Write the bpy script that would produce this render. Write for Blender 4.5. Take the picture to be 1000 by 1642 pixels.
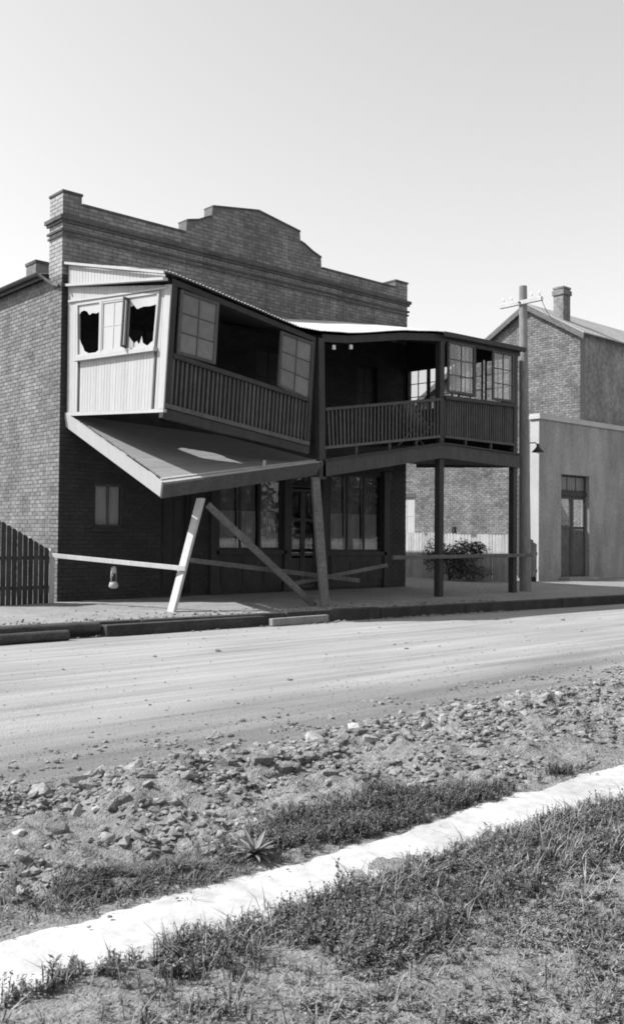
import bpy, bmesh, math, random
import numpy as np
from mathutils import Vector, Matrix, noise

for o in list(bpy.data.objects): bpy.data.objects.remove(o)
sc = bpy.context.scene
C = sc.collection
random.seed(7)
rng = np.random.default_rng(11)

# ------------------------------------------------------------------ camera
YAW, PIT, ROL, FPX = 0.8383, 0.0238, 0.0091, 1527.86
CAM = Vector((-9.3726, -18.3298, 1.4505))
fw = Vector((math.cos(YAW)*math.cos(PIT), math.sin(YAW)*math.cos(PIT), math.sin(PIT)))
rt = fw.cross(Vector((0, 0, 1))).normalized()
up = rt.cross(fw)
r2 = math.cos(ROL)*rt + math.sin(ROL)*up
u2 = -math.sin(ROL)*rt + math.cos(ROL)*up
cd = bpy.data.cameras.new('camera')
cam = bpy.data.objects.new('camera', cd)
C.objects.link(cam)
cam.matrix_world = Matrix(((r2.x, u2.x, -fw.x, CAM.x), (r2.y, u2.y, -fw.y, CAM.y),
                           (r2.z, u2.z, -fw.z, CAM.z), (0, 0, 0, 1)))
cd.sensor_fit = 'VERTICAL'
cd.sensor_height = 36.0
cd.lens = 36.0*FPX/1642.0
cd.clip_start = 0.05
cd.clip_end = 3000
sc.camera = cam

# ------------------------------------------------------------------ sky, sun, exposure
TX, TY = 0.76, 0.60                      # how far a shadow runs along +X and -Y per metre of height
sun_dir = Vector((-TX, TY, 1)).normalized()   # towards the sun
EL = math.asin(sun_dir.z)
ROT = math.atan2(sun_dir.x, sun_dir.y)
w = bpy.data.worlds.new('World'); sc.world = w; w.use_nodes = True
nt = w.node_tree
sky = nt.nodes.new('ShaderNodeTexSky'); sky.sky_type = 'NISHITA'
sky.sun_disc = False; sky.sun_elevation = EL; sky.sun_rotation = ROT
sky.air_density = 1.2; sky.dust_density = 1.0; sky.ozone_density = 1.0
bw = nt.nodes.new('ShaderNodeSeparateColor')   # old blue-sensitive plate: the sky as grey, from its blue light
bg = nt.nodes['Background']
nt.links.new(sky.outputs[0], bw.inputs[0]); nt.links.new(bw.outputs[2], bg.inputs[0])
bg.inputs[1].default_value = 0.135
sd = bpy.data.lights.new('sun', 'SUN'); sd.energy = 5.0; sd.angle = math.radians(0.55)
sun = bpy.data.objects.new('sun', sd); C.objects.link(sun)
sun.location = (-20, 20, 30)
sun.rotation_euler = (-sun_dir).to_track_quat('-Z', 'Y').to_euler()
sc.view_settings.view_transform = 'Standard'
sc.view_settings.look = 'None'
sc.view_settings.gamma = 1.0
sc.view_settings.exposure = 0.5
sc.cycles.max_bounces = 6
sc.cycles.filter_width = 1.8

# ------------------------------------------------------------------ materials (all greys: the photograph has no colour)
def new_mat(name):
    m = bpy.data.materials.new(name); m.use_nodes = True
    return m, m.node_tree, m.node_tree.nodes['Principled BSDF']

def grey(v): return (v, v, v, 1)

def mat(name, lo, hi, scale=6.0, rough=0.8, bump=0.0, stretch=(1, 1, 1), detail=6, fine=0.0, bscale=None, island=0.0, bdist=.01, metal=0.0, stain=0.0):
    """two-tone noise, optional finer mottling, per-piece variation and bump"""
    m, t, b = new_mat(name)
    N, L = t.nodes, t.links
    tc = N.new('ShaderNodeNewGeometry'); mp = N.new('ShaderNodeMapping'); mp.inputs['Scale'].default_value = stretch
    L.new(tc.outputs['Position'], mp.inputs[0])
    n1 = N.new('ShaderNodeTexNoise'); n1.inputs['Scale'].default_value = scale; n1.inputs['Detail'].default_value = detail; n1.inputs['Roughness'].default_value = .6
    L.new(mp.outputs[0], n1.inputs['Vector'])
    cr = N.new('ShaderNodeValToRGB'); cr.color_ramp.elements[0].position = .3; cr.color_ramp.elements[1].position = .7
    cr.color_ramp.elements[0].color = grey(lo); cr.color_ramp.elements[1].color = grey(hi)
    L.new(n1.outputs[0], cr.inputs[0])
    out = cr.outputs[0]
    if stain:
        m2 = N.new('ShaderNodeMapping'); m2.inputs['Scale'].default_value = (1.3, 1.3, .3); L.new(tc.outputs['Position'], m2.inputs[0])
        n5 = N.new('ShaderNodeTexNoise'); n5.inputs['Scale'].default_value = 1.1; n5.inputs['Detail'].default_value = 7; n5.inputs['Roughness'].default_value = .65
        L.new(m2.outputs[0], n5.inputs['Vector'])
        mr = N.new('ShaderNodeMapRange'); mr.inputs[1].default_value = .35; mr.inputs[2].default_value = .6
        mr.inputs[3].default_value = 1-stain; mr.inputs[4].default_value = 1+stain*.25
        L.new(n5.outputs[0], mr.inputs[0])
        mx = N.new('ShaderNodeVectorMath'); mx.operation = 'SCALE'
        L.new(out, mx.inputs[0]); L.new(mr.outputs[0], mx.inputs['Scale']); out = mx.outputs[0]
    if fine:
        n2 = N.new('ShaderNodeTexNoise'); n2.inputs['Scale'].default_value = scale*9; n2.inputs['Detail'].default_value = 3
        L.new(mp.outputs[0], n2.inputs['Vector'])
        mr = N.new('ShaderNodeMapRange'); mr.inputs[1].default_value = .3; mr.inputs[2].default_value = .7
        mr.inputs[3].default_value = 1-fine; mr.inputs[4].default_value = 1+fine
        L.new(n2.outputs[0], mr.inputs[0])
        mx = N.new('ShaderNodeVectorMath'); mx.operation = 'SCALE'
        L.new(out, mx.inputs[0]); L.new(mr.outputs[0], mx.inputs['Scale']); out = mx.outputs[0]
    if island:
        g = N.new('ShaderNodeNewGeometry'); oi = N.new('ShaderNodeObjectInfo')
        ad = N.new('ShaderNodeMath'); ad.operation = 'ADD'
        L.new(g.outputs['Random Per Island'], ad.inputs[0]); L.new(oi.outputs['Random'], ad.inputs[1])
        fr = N.new('ShaderNodeMath'); fr.operation = 'FRACT'; L.new(ad.outputs[0], fr.inputs[0])
        mr = N.new('ShaderNodeMapRange'); mr.inputs[3].default_value = 1-island; mr.inputs[4].default_value = 1+island
        L.new(fr.outputs[0], mr.inputs[0])
        mx = N.new('ShaderNodeVectorMath'); mx.operation = 'SCALE'
        L.new(out, mx.inputs[0]); L.new(mr.outputs[0], mx.inputs['Scale']); out = mx.outputs[0]
    L.new(out, b.inputs['Base Color'])
    b.inputs['Roughness'].default_value = rough; b.inputs['Metallic'].default_value = metal
    b.inputs['Specular IOR Level'].default_value = .25
    if bump:
        n3 = N.new('ShaderNodeTexNoise'); n3.inputs['Scale'].default_value = bscale or scale*4; n3.inputs['Detail'].default_value = 5
        L.new(mp.outputs[0], n3.inputs['Vector'])
        bp = N.new('ShaderNodeBump'); bp.inputs['Strength'].default_value = bump; bp.inputs['Distance'].default_value = bdist
        L.new(n3.outputs[0], bp.inputs['Height']); L.new(bp.outputs[0], b.inputs['Normal'])
    return m

M = {}
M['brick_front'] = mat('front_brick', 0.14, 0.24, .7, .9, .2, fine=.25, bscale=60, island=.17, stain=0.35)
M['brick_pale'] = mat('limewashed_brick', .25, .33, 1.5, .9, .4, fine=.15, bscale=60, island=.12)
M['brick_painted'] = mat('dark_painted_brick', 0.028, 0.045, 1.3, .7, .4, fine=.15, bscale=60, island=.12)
M['brick_side'] = mat('common_brick', 0.12, 0.22, 1.1, .9, .2, fine=.22, bscale=60, island=.2, stain=0.18)
M['brick_gable'] = mat('weathered_brick', 0.11, 0.22, .9, .9, .4, fine=.3, bscale=60, island=.22, stain=0.2)
M['mortar_dark'] = mat('dark_mortar', 0.11, 0.15, 8, .95)
M['mortar'] = mat('pale_mortar', 0.15, 0.2, 8, .95)
M['render_dark'] = mat('sooty_render', 0.06, 0.11, 2.5, .9, .3, fine=.3, stain=0.3)
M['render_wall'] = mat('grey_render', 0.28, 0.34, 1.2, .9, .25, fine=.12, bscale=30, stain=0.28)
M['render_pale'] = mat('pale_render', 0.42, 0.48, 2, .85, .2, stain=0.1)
M['white_paint'] = mat('white_paint', 0.36, 0.395, 3, .6, .1, stretch=(1, 1, .15), fine=.06, island=.05)
M['white_glass'] = mat('whitewashed_glass', 0.38, 0.42, 3, .25)
M['dark_paint'] = mat('dark_paint', 0.024, 0.042, 5, .55, .2, stretch=(1, 1, .3), fine=.2, island=.12)
M['mid_paint'] = mat('faded_dark_paint', 0.055, 0.085, 4, .65, .2, stretch=(1, 1, .3), fine=.2, island=.2)
M['baluster'] = mat('baluster_paint', 0.06, 0.1, 4, .6, .1, fine=.2, island=.2)
M['frosted'] = mat('obscure_glass', 0.12, 0.16, 6, .3, island=.1)
M['timber'] = mat('weathered_timber', 0.2, 0.28, 3, .85, .4, stretch=(1, 1, .2), fine=.2, island=.12)
M['deck'] = mat('worn_deck', 0.22, 0.26, 2, .8, .2, stretch=(.2, 1, 1), fine=.08, island=.03)
M['timber_pale'] = mat('sawn_timber', 0.36, 0.44, 3, .8, .3, stretch=(1, 1, .2), fine=.12, island=.08)
M['timber_dark'] = mat('dark_timber', 0.035, 0.065, 3, .85, .4, fine=.3, island=.2)
M['timber_grey'] = mat('grey_timber', 0.085, 0.14, 3, .85, .4, fine=.3, island=.2)
M['pole'] = mat('pole_timber', 0.16, 0.26, 5, .9, .5, stretch=(1, 1, .08), fine=.25)
M['iron'] = mat('galvanised_iron', 0.42, 0.5, 2, .5, fine=.1, island=.0)
M['iron_old'] = mat('old_roof_iron', 0.25, 0.35, 2, .6, fine=.2)
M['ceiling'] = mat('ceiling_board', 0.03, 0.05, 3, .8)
M['palings'] = mat('fence_palings', 0.38, 0.46, 3, .85, .4, stretch=(1, 1, .2), fine=.2, island=.15)
M['palings_dark'] = mat('dark_palings', 0.03, 0.06, 3, .85, .4, fine=.25, island=.25)
M['picket_white'] = mat('picket_paint', .6, .75, 3, .7, island=.05)
M['black_metal'] = mat('black_metal', .02, .035, 8, .45)
M['ceramic'] = mat('white_ceramic', .7, .78, 8, .2)
M['canvas'] = mat('faded_canvas', 0.3, 0.4, 10, .9)
M['rock'] = mat('stone', 0.15, 0.32, 9, .9, .6, fine=.3, bscale=50, island=.3)
M['pebble'] = mat('gravel', 0.11, 0.25, 12, .9, .3, fine=.2, island=.4)
M['leaf_dark'] = mat('weed_leaf', 0.07, 0.14, 3, .7, fine=.3, island=.45)
M['leaf_pale'] = mat('dry_grass', 0.13, 0.24, 3, .8, fine=.3, island=.4)
M['leaf_mid'] = mat('grey_weed_leaf', .12, .2, 3, .75, fine=.3, island=.4)
M['leaf_rosette'] = mat('rosette_leaf', 0.15, 0.25, 20, .6, island=.2)
M['hedge'] = mat('hedge_leaf', .03, .06, 3, .7, island=.4)
M['dark_room'] = mat('dark_plaster', .06, .09, 2, .9)
M['half_curtain'] = mat('net_curtain', 0.4, 0.5, 5, .9)
M['blind'] = mat('dark_blind', .16, .22, 3, .9)
M['curtain'] = mat('pale_curtain', .6, .7, 4, .9)

def glass_mat(name, tint=.9):
    m, t, b = new_mat(name); N, L = t.nodes, t.links
    N.remove(b)
    tr = N.new('ShaderNodeBsdfTransparent'); tr.inputs[0].default_value = grey(tint)
    gl = N.new('ShaderNodeBsdfGlossy'); gl.inputs['Roughness'].default_value = .015; gl.inputs[0].default_value = grey(.95)
    lw = N.new('ShaderNodeLayerWeight'); lw.inputs[0].default_value = .5
    fr = N.new('ShaderNodeMath'); fr.operation = 'POWER'; fr.inputs[1].default_value = 4.0; L.new(lw.outputs['Facing'], fr.inputs[0])
    mu = N.new('ShaderNodeMath'); mu.operation = 'MULTIPLY_ADD'; mu.inputs[1].default_value = .85; mu.inputs[2].default_value = .05; mu.use_clamp = True
    nz = N.new('ShaderNodeTexNoise'); nz.inputs['Scale'].default_value = 2.2; nz.inputs['Detail'].default_value = 1
    tc = N.new('ShaderNodeTexCoord'); L.new(tc.outputs['Object'], nz.inputs['Vector'])
    bp = N.new('ShaderNodeBump'); bp.inputs['Strength'].default_value = .05; bp.inputs['Distance'].default_value = .01
    L.new(nz.outputs[0], bp.inputs['Height']); L.new(bp.outputs[0], gl.inputs['Normal'])
    mx = N.new('ShaderNodeMixShader')
    L.new(fr.outputs[0], mu.inputs[0]); L.new(mu.outputs[0], mx.inputs[0])
    L.new(tr.outputs[0], mx.inputs[1]); L.new(gl.outputs[0], mx.inputs[2])
    L.new(mx.outputs[0], N['Material Output'].inputs[0])
    return m
M['glass'] = glass_mat('window_glass')

# ------------------------------------------------------------------ mesh helpers
ORG = {}     # world origin of every thing, so that children keep world coordinates when built

def setp(o, label=None, cat=None, group=None, kind=None):
    if label: o['label'] = label
    if cat: o['category'] = cat
    if group: o['group'] = group
    if kind: o['kind'] = kind
    return o

def empty(name, loc, label, cat, group=None):
    o = bpy.data.objects.new(name, None); C.objects.link(o); o.location = loc
    o.empty_display_size = .3
    ORG[o] = Vector(loc)
    return setp(o, label, cat, group)

class MB:
    def __init__(s): s.v = []; s.f = []
    def hexa(s, p):
        # p: 8 points, bottom ring 0-3, top ring 4-7
        i = len(s.v); s.v += [tuple(q) for q in p]
        s.f += [(i, i+3, i+2, i+1), (i+4, i+5, i+6, i+7), (i, i+1, i+5, i+4), (i+1, i+2, i+6, i+5), (i+2, i+3, i+7, i+6), (i+3, i, i+4, i+7)]
        return s
    def box(s, x0, x1, y0, y1, z0, z1):
        return s.hexa([(x0, y0, z0), (x1, y0, z0), (x1, y1, z0), (x0, y1, z0), (x0, y0, z1), (x1, y0, z1), (x1, y1, z1), (x0, y1, z1)])
    def qbox(s, Q, u0, u1, v0, v1, w0, w1):
        return s.hexa([Q(u0, v0, w0), Q(u0, v0, w1), Q(u1, v0, w1), Q(u1, v0, w0), Q(u0, v1, w0), Q(u0, v1, w1), Q(u1, v1, w1), Q(u1, v1, w0)][0:8])
    def beam(s, a, b, wd, ht, upv=(0, 0, 1)):
        a = Vector(a); b = Vector(b); d = (b-a).normalized(); upv = Vector(upv)
        if abs(d.dot(upv)) > .95: upv = Vector((0, 1, 0))
        sd_ = d.cross(upv).normalized()*(wd/2); t = sd_.cross(d).normalized()*(ht/2)
        return s.hexa([a-sd_-t, a+sd_-t, b+sd_-t, b-sd_-t, a-sd_+t, a+sd_+t, b+sd_+t, b-sd_+t])
    def tube(s, pts, rads, n=12, cap=True):
        rings = []
        pts = [Vector(p) for p in pts]
        for k, p in enumerate(pts):
            d = (pts[min(k+1, len(pts)-1)]-pts[max(k-1, 0)]).normalized()
            a = d.orthogonal().normalized() if abs(d.z) < .9 else Vector((1, 0, 0))
            a = (a - d*a.dot(d)).normalized(); b = d.cross(a)
            i0 = len(s.v)
            for j in range(n):
                th = 2*math.pi*j/n
                s.v.append(tuple(p+(a*math.cos(th)+b*math.sin(th))*rads[k]))
            rings.append(i0)
        for k in range(len(rings)-1):
            for j in range(n):
                s.f.append((rings[k]+j, rings[k]+(j+1) % n, rings[k+1]+(j+1) % n, rings[k+1]+j))
        if cap:
            s.f.append(tuple(rings[0]+j for j in range(n-1, -1, -1))); s.f.append(tuple(rings[-1]+j for j in range(n)))
        return s
    def prism(s, poly, off):
        """closed polygon (3D points) swept by the vector off"""
        n = len(poly); i = len(s.v); off = Vector(off)
        s.v += [tuple(p) for p in poly]+[tuple(Vector(p)+off) for p in poly]
        s.f.append(tuple(range(i, i+n))); s.f.append(tuple(range(i+2*n-1, i+n-1, -1)))
        for k in range(n): s.f.append((i+k, i+n+k, i+n+(k+1) % n, i+(k+1) % n))
        return s
    def build(s, name, m, parent=None, smooth=False, kind=None, recalc=True, bevel=0):
        o0 = ORG.get(parent, Vector((0, 0, 0)))
        me = bpy.data.meshes.new(name)
        me.from_pydata([(a-o0.x, b-o0.y, c-o0.z) for a, b, c in s.v], [], s.f)
        if recalc:
            bm = bmesh.new(); bm.from_mesh(me); bmesh.ops.recalc_face_normals(bm, faces=bm.faces)
            if bevel:
                bmesh.ops.bevel(bm, geom=bm.edges[:], offset=bevel, segments=1, affect='EDGES', clamp_overlap=True)
            bm.to_mesh(me); bm.free()
        if smooth:
            me.polygons.foreach_set('use_smooth', [True]*len(me.polygons))
        me.materials.append(m if not isinstance(m, str) else M[m])
        o = bpy.data.objects.new(name, me); C.objects.link(o)
        if parent: o.parent = parent
        ORG[o] = o0
        if kind: o['kind'] = kind
        return o

def quad(BL, BR, TR, TL):
    BL, BR, TR, TL = map(Vector, (BL, BR, TR, TL))
    n = (BR-BL).cross(TL-BL).normalized()
    def Q(u, v, w):
        return BL*(1-u)*(1-v)+BR*u*(1-v)+TR*u*v+TL*(1-u)*v+n*w
    Q.W = ((BR-BL).length+(TR-TL).length)/2; Q.H = ((TL-BL).length+(TR-BR).length)/2
    return Q

def single(mb, name, m, label, cat, group=None, base=None, **k):
    """a thing made of one mesh, its origin at its base"""
    vs = np.array(mb.v); c = Vector(base) if base is not None else Vector(((vs[:, 0].min()+vs[:, 0].max())/2, (vs[:, 1].min()+vs[:, 1].max())/2, vs[:, 2].min()))
    mb.v = [(a-c.x, b-c.y, d-c.z) for a, b, d in mb.v]
    o = mb.build(name, m, **k); o.location = c; ORG[o] = c
    return setp(o, label, cat, group)

def lerp(pts, x):
    if x <= pts[0][0]: return pts[0][1]
    for (a, p), (b, q) in zip(pts, pts[1:]):
        if x <= b: return p+(q-p)*(x-a)/(b-a)
    return pts[-1][1]

def fbm(x, y, s, o=4, z=0.0):
    return noise.fractal(Vector((x*s, y*s, z)), 1.0, 2.0, o)

# ------------------------------------------------------------------ ground
def kerb_y(x): return -4.62-.085*(max(-12, min(20, x))+2.7)

def h_road(x, y):
    k = kerb_y(x); t = (y+13.0)/(k+13.0)     # 0 at the rubble, 1 at the kerb
    t = max(0, min(1, t))
    z = -.05+(-.19+.05)*t+.06*math.sin(math.pi*t)
    if -9 < x < 20:
        for yr in (-7.1, -8.5, -9.4, -10.8, -11.7):
            q = (y-yr-.25*noise.noise(Vector((x*.12, yr, 6))))/.09
            if abs(q) < 3: z -= .018*math.exp(-q*q)*(.6+.6*noise.noise(Vector((x*.5, yr, 3))))
        z += .012*noise.noise(Vector((x*.25, y*2.2, 1)))+.005*noise.noise(Vector((x*.8, y*7, 2)))
    return z

def h_verge(x, y):
    """stony strip between the road and the pale footpath, and the dirt nearest the camera"""
    e = max(0, min(1, (-12.9-y)/.5)); f = 1-max(0, min(1, (-14.6-y)/.5))
    z = -.05+.05*max(0, min(1, (-13.0-y)/1.6))
    if -11 < x < 6 and y > -19:
        r = fbm(x, y, 1.5, 4, 3.1)*.085+fbm(x, y, 5.0, 3, 8.2)*.06+abs(fbm(x, y, 12, 3, 5.0))*.035
        z += r*e*(.12+.88*f)
        z += .035*math.exp(-((y+13.35)/.25)**2)*(.5+.5*noise.noise(Vector((x*.9, 0, 4))))
        if y < -15.6: z += .012*fbm(x, y, 4, 3, 1.7)+.02*min(1, (-15.6-y))
    return z

def xs_list():
    a = list(np.arange(-9.6, -1.0, .035))+list(np.arange(-1.0, 8, .1))+list(np.arange(8, 22, .35))
    return [-400, -150, -60, -30, -20, -15, -12.5, -11, -10.2]+a+[24, 28, 35, 50, 90, 200, 400]
XS = xs_list()

def sheet(name, rows, zf, m, yfun=None):
    v = []; f = []
    n = len(XS)
    for r in rows:
        for x in XS:
            y = yfun(x, r) if yfun else r
            v.append((x, y, zf(x, y)))
    for j in range(len(rows)-1):
        for i in range(n-1):
            a = j*n+i; f.append((a, a+1, a+n+1, a+n))
    mb = MB(); mb.v = v; mb.f = f
    o = mb.build(name, m, recalc=False, smooth=True)
    o['kind'] = 'structure'
    return o

def road_mat():
    m, t, b = new_mat('dusty_road'); N, L = t.nodes, t.links
    tc = N.new('ShaderNodeTexCoord')
    def nz(sx, sy, scale, det, w=0):
        mp = N.new('ShaderNodeMapping'); mp.inputs['Scale'].default_value = (sx, sy, 1); mp.inputs['Location'].default_value = (w, w, 0)
        mp.inputs['Rotation'].default_value = (0, 0, .03)
        L.new(tc.outputs['Object'], mp.inputs[0])
        n = N.new('ShaderNodeTexNoise'); n.inputs['Scale'].default_value = scale; n.inputs['Detail'].default_value = det
        L.new(mp.outputs[0], n.inputs['Vector']); return n.outputs[0]
    def mr(s, a, b_, c, d):
        q = N.new('ShaderNodeMapRange'); q.inputs[1].default_value = a; q.inputs[2].default_value = b_; q.inputs[3].default_value = c; q.inputs[4].default_value = d
        L.new(s, q.inputs[0]); return q.outputs[0]
    def mul(a, b_):
        q = N.new('ShaderNodeMath'); q.operation = 'MULTIPLY'; L.new(a, q.inputs[0]); L.new(b_, q.inputs[1]); return q.outputs[0]
    st = nz(.16, 4.2, 1.0, 8); st2 = nz(.3, 9.0, 1.0, 5, 3); bl = nz(.5, .8, .7, 5, 9); fi = nz(1, 1, 70, 4)
    val = mul(mul(mr(st, .32, .68, .235, .315), mr(st2, .3, .7, .87, 1.1)), mul(mr(bl, .3, .7, .9, 1.08), mr(fi, .3, .7, .82, 1.18)))
    sp = N.new('ShaderNodeSeparateXYZ'); L.new(tc.outputs['Object'], sp.inputs[0])
    pn = nz(.35, 1.1, 1.0, 5, 17)
    ys = mr(sp.outputs[1], -13.0, -10.6, 0, 1)
    sm = N.new('ShaderNodeMath'); sm.operation = 'ADD'; L.new(ys, sm.inputs[0]); L.new(mr(pn, .3, .7, -.35, .35), sm.inputs[1])
    val = mul(val, mr(sm.outputs[0], .1, .95, .6, 1.06))
    L.new(val, b.inputs['Base Color']); b.inputs['Roughness'].default_value = .95; b.inputs['Specular IOR Level'].default_value = .1
    bp = N.new('ShaderNodeBump'); bp.inputs['Strength'].default_value = .6; bp.inputs['Distance'].default_value = .02
    ad = N.new('ShaderNodeMath'); ad.operation = 'ADD'; L.new(st2, ad.inputs[0]); L.new(fi, ad.inputs[1])
    L.new(ad.outputs[0], bp.inputs['Height']); L.new(bp.outputs[0], b.inputs['Normal'])
    return m
M['road'] = road_mat()
M['dirt'] = mat('stony_dirt', 0.15, 0.23, 2.6, .95, 1.0, fine=.35, bscale=70, bdist=.02)
M['pave_dirt'] = mat('trodden_footpath', 0.18, 0.26, 1.2, .95, .8, fine=.2, bscale=30)
M['path'] = mat('pale_path', 0.39, 0.47, 1.4, .9, .5, fine=.16, bscale=40, bdist=.006, stain=.22)

sheet('footpath_ground', [0, .03, .3]+list(np.arange(.6, 5.4, .3))+[7, 10, 15, 25, 60, 150, 400],
      lambda x, y: (.012*fbm(x, y, .9, 4, 2.0)+.012*abs(fbm(x, y, 4, 3, 2.0)) if -8 < x < 20 and y < 2 else 0)-(.0),
      'pave_dirt', lambda x, r: kerb_y(x)+r)
sheet('road', list(np.linspace(0, 1.0, 120)), h_road, 'road', lambda x, r: -13.0+(kerb_y(x)+.02+13.0)*r)
sheet('verge', [-400, -120, -50, -30, -24, -21, -19]+list(np.arange(-18, -12.98, .035))+[-12.98], h_verge, 'dirt')
# the pale footpath: a strip with ragged edges lying on the verge
def path_edges(x):
    far = -15.07+.07*fbm(x, 0, 1.1, 4, 20)+.04*fbm(x, 0, 6, 3, 21)+.02*fbm(x, 0, 22, 2, 22)+.05*math.exp(-((x+6.1)/.5)**2)*-1
    near = -15.54+.07*fbm(x, 0, 1.2, 4, 30)+.045*fbm(x, 0, 6, 3, 31)+.02*fbm(x, 0, 22, 2, 32)
    return near, far
mb = MB(); px_ = [x for x in XS if -30 < x < 30]; K = 14
for x in px_:
    n_, f_ = path_edges(x) if -11 < x < 6 else (-15.56, -15.06)
    for k in range(K+1):
        y = n_+(f_-n_)*k/K
        e = min(k, K-k)
        mb.v.append((x, y, h_verge(x, y)*.5-.004+.009*min(1, e/2)+.004*fbm(x, y, 3, 3, 12)))
for i in range(len(px_)-1):
    for k in range(K):
        a = i*(K+1)+k; mb.f.append((a, a+K+1, a+K+2, a+1))
o = mb.build('pale_footpath', 'path', smooth=True); o['kind'] = 'structure'

# kerb of squared timbers, each length its own piece
kerb = MB(); kx = -16.0; first = None
while kx < 34:
    ln = random.uniform(2.2, 3.4); a, b = kx, kx+ln-.02
    zt = .03+random.uniform(-.015, .015); dy = random.uniform(-.02, .02)
    m_ = MB().hexa([(a, kerb_y(a)-.09+dy, -.3), (b, kerb_y(b)-.09+dy, -.3), (b, kerb_y(b)+.09+dy, -.3), (a, kerb_y(a)+.09+dy, -.3),
                    (a, kerb_y(a)-.09+dy, zt), (b, kerb_y(b)-.09+dy, zt), (b, kerb_y(b)+.09+dy, zt), (a, kerb_y(a)+.09+dy, zt)])
    if first is None:
        first = m_.build('kerb', 'timber_dark', bevel=.012); first['kind'] = 'structure'
    else:
        m_.build('kerb_timber', 'timber_dark', first, bevel=.012)
    kx += ln

# ------------------------------------------------------------------ bricks
def lay(parent, P0, eu, nrm, width, top, holes, m, vis, z0=0.0, keep=300, bl=.24, ch=.086):
    """running bond over a wall plane; returns nothing, hangs the bricks on parent"""
    P0 = Vector(P0); eu = Vector(eu); nrm = Vector(nrm)
    full = []; rest = []
    k = 0; z = z0
    while z < 10.4:
        za, zb = z+.005, z+ch-.005
        u = -bl/2 if k % 2 else 0.0
        while u < width:
            a, b = max(0, u+.005), min(width, u+bl-.005)
            whole = (u >= 0 and u+bl <= width)
            t = min(top(a), top(b), top((a+b)/2))
            ok = b-a > .03 and zb <= t+.004
            if ok:
                for (h0, h1, g0, g1) in holes:
                    if zb > g0 and za < g1 and b > h0 and a < h1:
                        whole = False
                        if a < h0 and b <= h1+.2: b = h0
                        elif b > h1 and a >= h0-.2: a = h1
                        else: ok = False
                        if b-a < .03: ok = False
                        if not ok: break
            if ok:
                c = P0+eu*((a+b)/2); c.z = (za+zb)/2
                (full if whole and vis(c) else rest).append((a, b, za, zb, c))
            u += bl
        z += ch; k += 1
    full.sort(key=lambda q: (q[4]-CAM).length)
    rest += full[keep:]; full = full[:keep]
    o0 = ORG[parent]
    D = .010
    if full:
        hl, hh = (bl-.01)/2, (ch-.01)/2
        me = None
        for (a, b, za, zb, c) in full:
            if me is None:
                mb = MB(); e = .004
                p = [eu*sx*hl+Vector((0, 0, sz*hh))+nrm*0 for sx, sz in ((-1, -1), (1, -1), (1, 1), (-1, 1))]
                q = [eu*sx*(hl-e)+Vector((0, 0, sz*(hh-e)))+nrm*D for sx, sz in ((-1, -1), (1, -1), (1, 1), (-1, 1))]
                mb.v = [tuple(x) for x in p+q]; mb.f = [(4, 5, 6, 7), (0, 1, 5, 4), (1, 2, 6, 5), (2, 3, 7, 6), (3, 0, 4, 7)]
                o = mb.build('brick', m); me = o.data
            else:
                o = bpy.data.objects.new('brick', me); C.objects.link(o)
            o.parent = parent
            o.location = c-o0+nrm*random.uniform(-.003, .002)
    mb = MB(); e = .004
    for (a, b, za, zb, c) in rest:
        d = D+random.uniform(-.003, .002); i = len(mb.v)
        A = P0+eu*a; B = P0+eu*b; A2 = P0+eu*(a+e)+nrm*d; B2 = P0+eu*(b-e)+nrm*d
        mb.v += [(A.x, A.y, za), (B.x, B.y, za), (B.x, B.y, zb), (A.x, A.y, zb),
                 (A2.x, A2.y, za+e), (B2.x, B2.y, za+e), (B2.x, B2.y, zb-e), (A2.x, A2.y, zb-e)]
        mb.f += [(i+4, i+5, i+6, i+7), (i, i+1, i+5, i+4), (i+1, i+2, i+6, i+5), (i+2, i+3, i+7, i+6), (i+3, i, i+4, i+7)]
    if rest:
        mb.build('brickwork', m, parent, kind='stuff')

def window(parent, Q, cols, rows, fm, pm, name='window', fr=.05, mun=.022, depth=.05, pane_w=.5, sill=0, rowv=None):
    """sash in the unit square of Q: outer frame and glazing bars as one mesh, each pane a child"""
    fu, fv = fr/Q.W, fr/Q.H; mu, mv = mun/Q.W, mun/Q.H
    mb = MB()
    mb.qbox(Q, 0, fu, 0, 1, 0, depth); mb.qbox(Q, 1-fu, 1, 0, 1, 0, depth)
    mb.qbox(Q, fu, 1-fu, 0, fv, 0, depth-.002); mb.qbox(Q, fu, 1-fu, 1-fv, 1, 0, depth-.002)
    us = [fu+(1-2*fu)*i/cols for i in range(cols+1)]
    vs = [fv+(1-2*fv)*(rowv[i] if rowv else i/rows) for i in range(rows+1)]
    for u in us[1:-1]: mb.qbox(Q, u-mu/2, u+mu/2, fv, 1-fv, .006, depth-.01)
    for v in vs[1:-1]: mb.qbox(Q, fu, 1-fu, v-mv/2, v+mv/2, .008, depth-.013)
    if sill: mb.qbox(Q, -.04, 1.04, -sill/Q.H, -.002, -.02, depth+.06)
    wo = mb.build(name, fm, parent)
    for i in range(cols):
        for j in range(rows):
            if pm is None: continue
            MB().qbox(Q, us[i], us[i+1], vs[j], vs[j+1], depth*pane_w-.002, depth*pane_w+.002).build('pane', pm, wo)
    return wo

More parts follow.
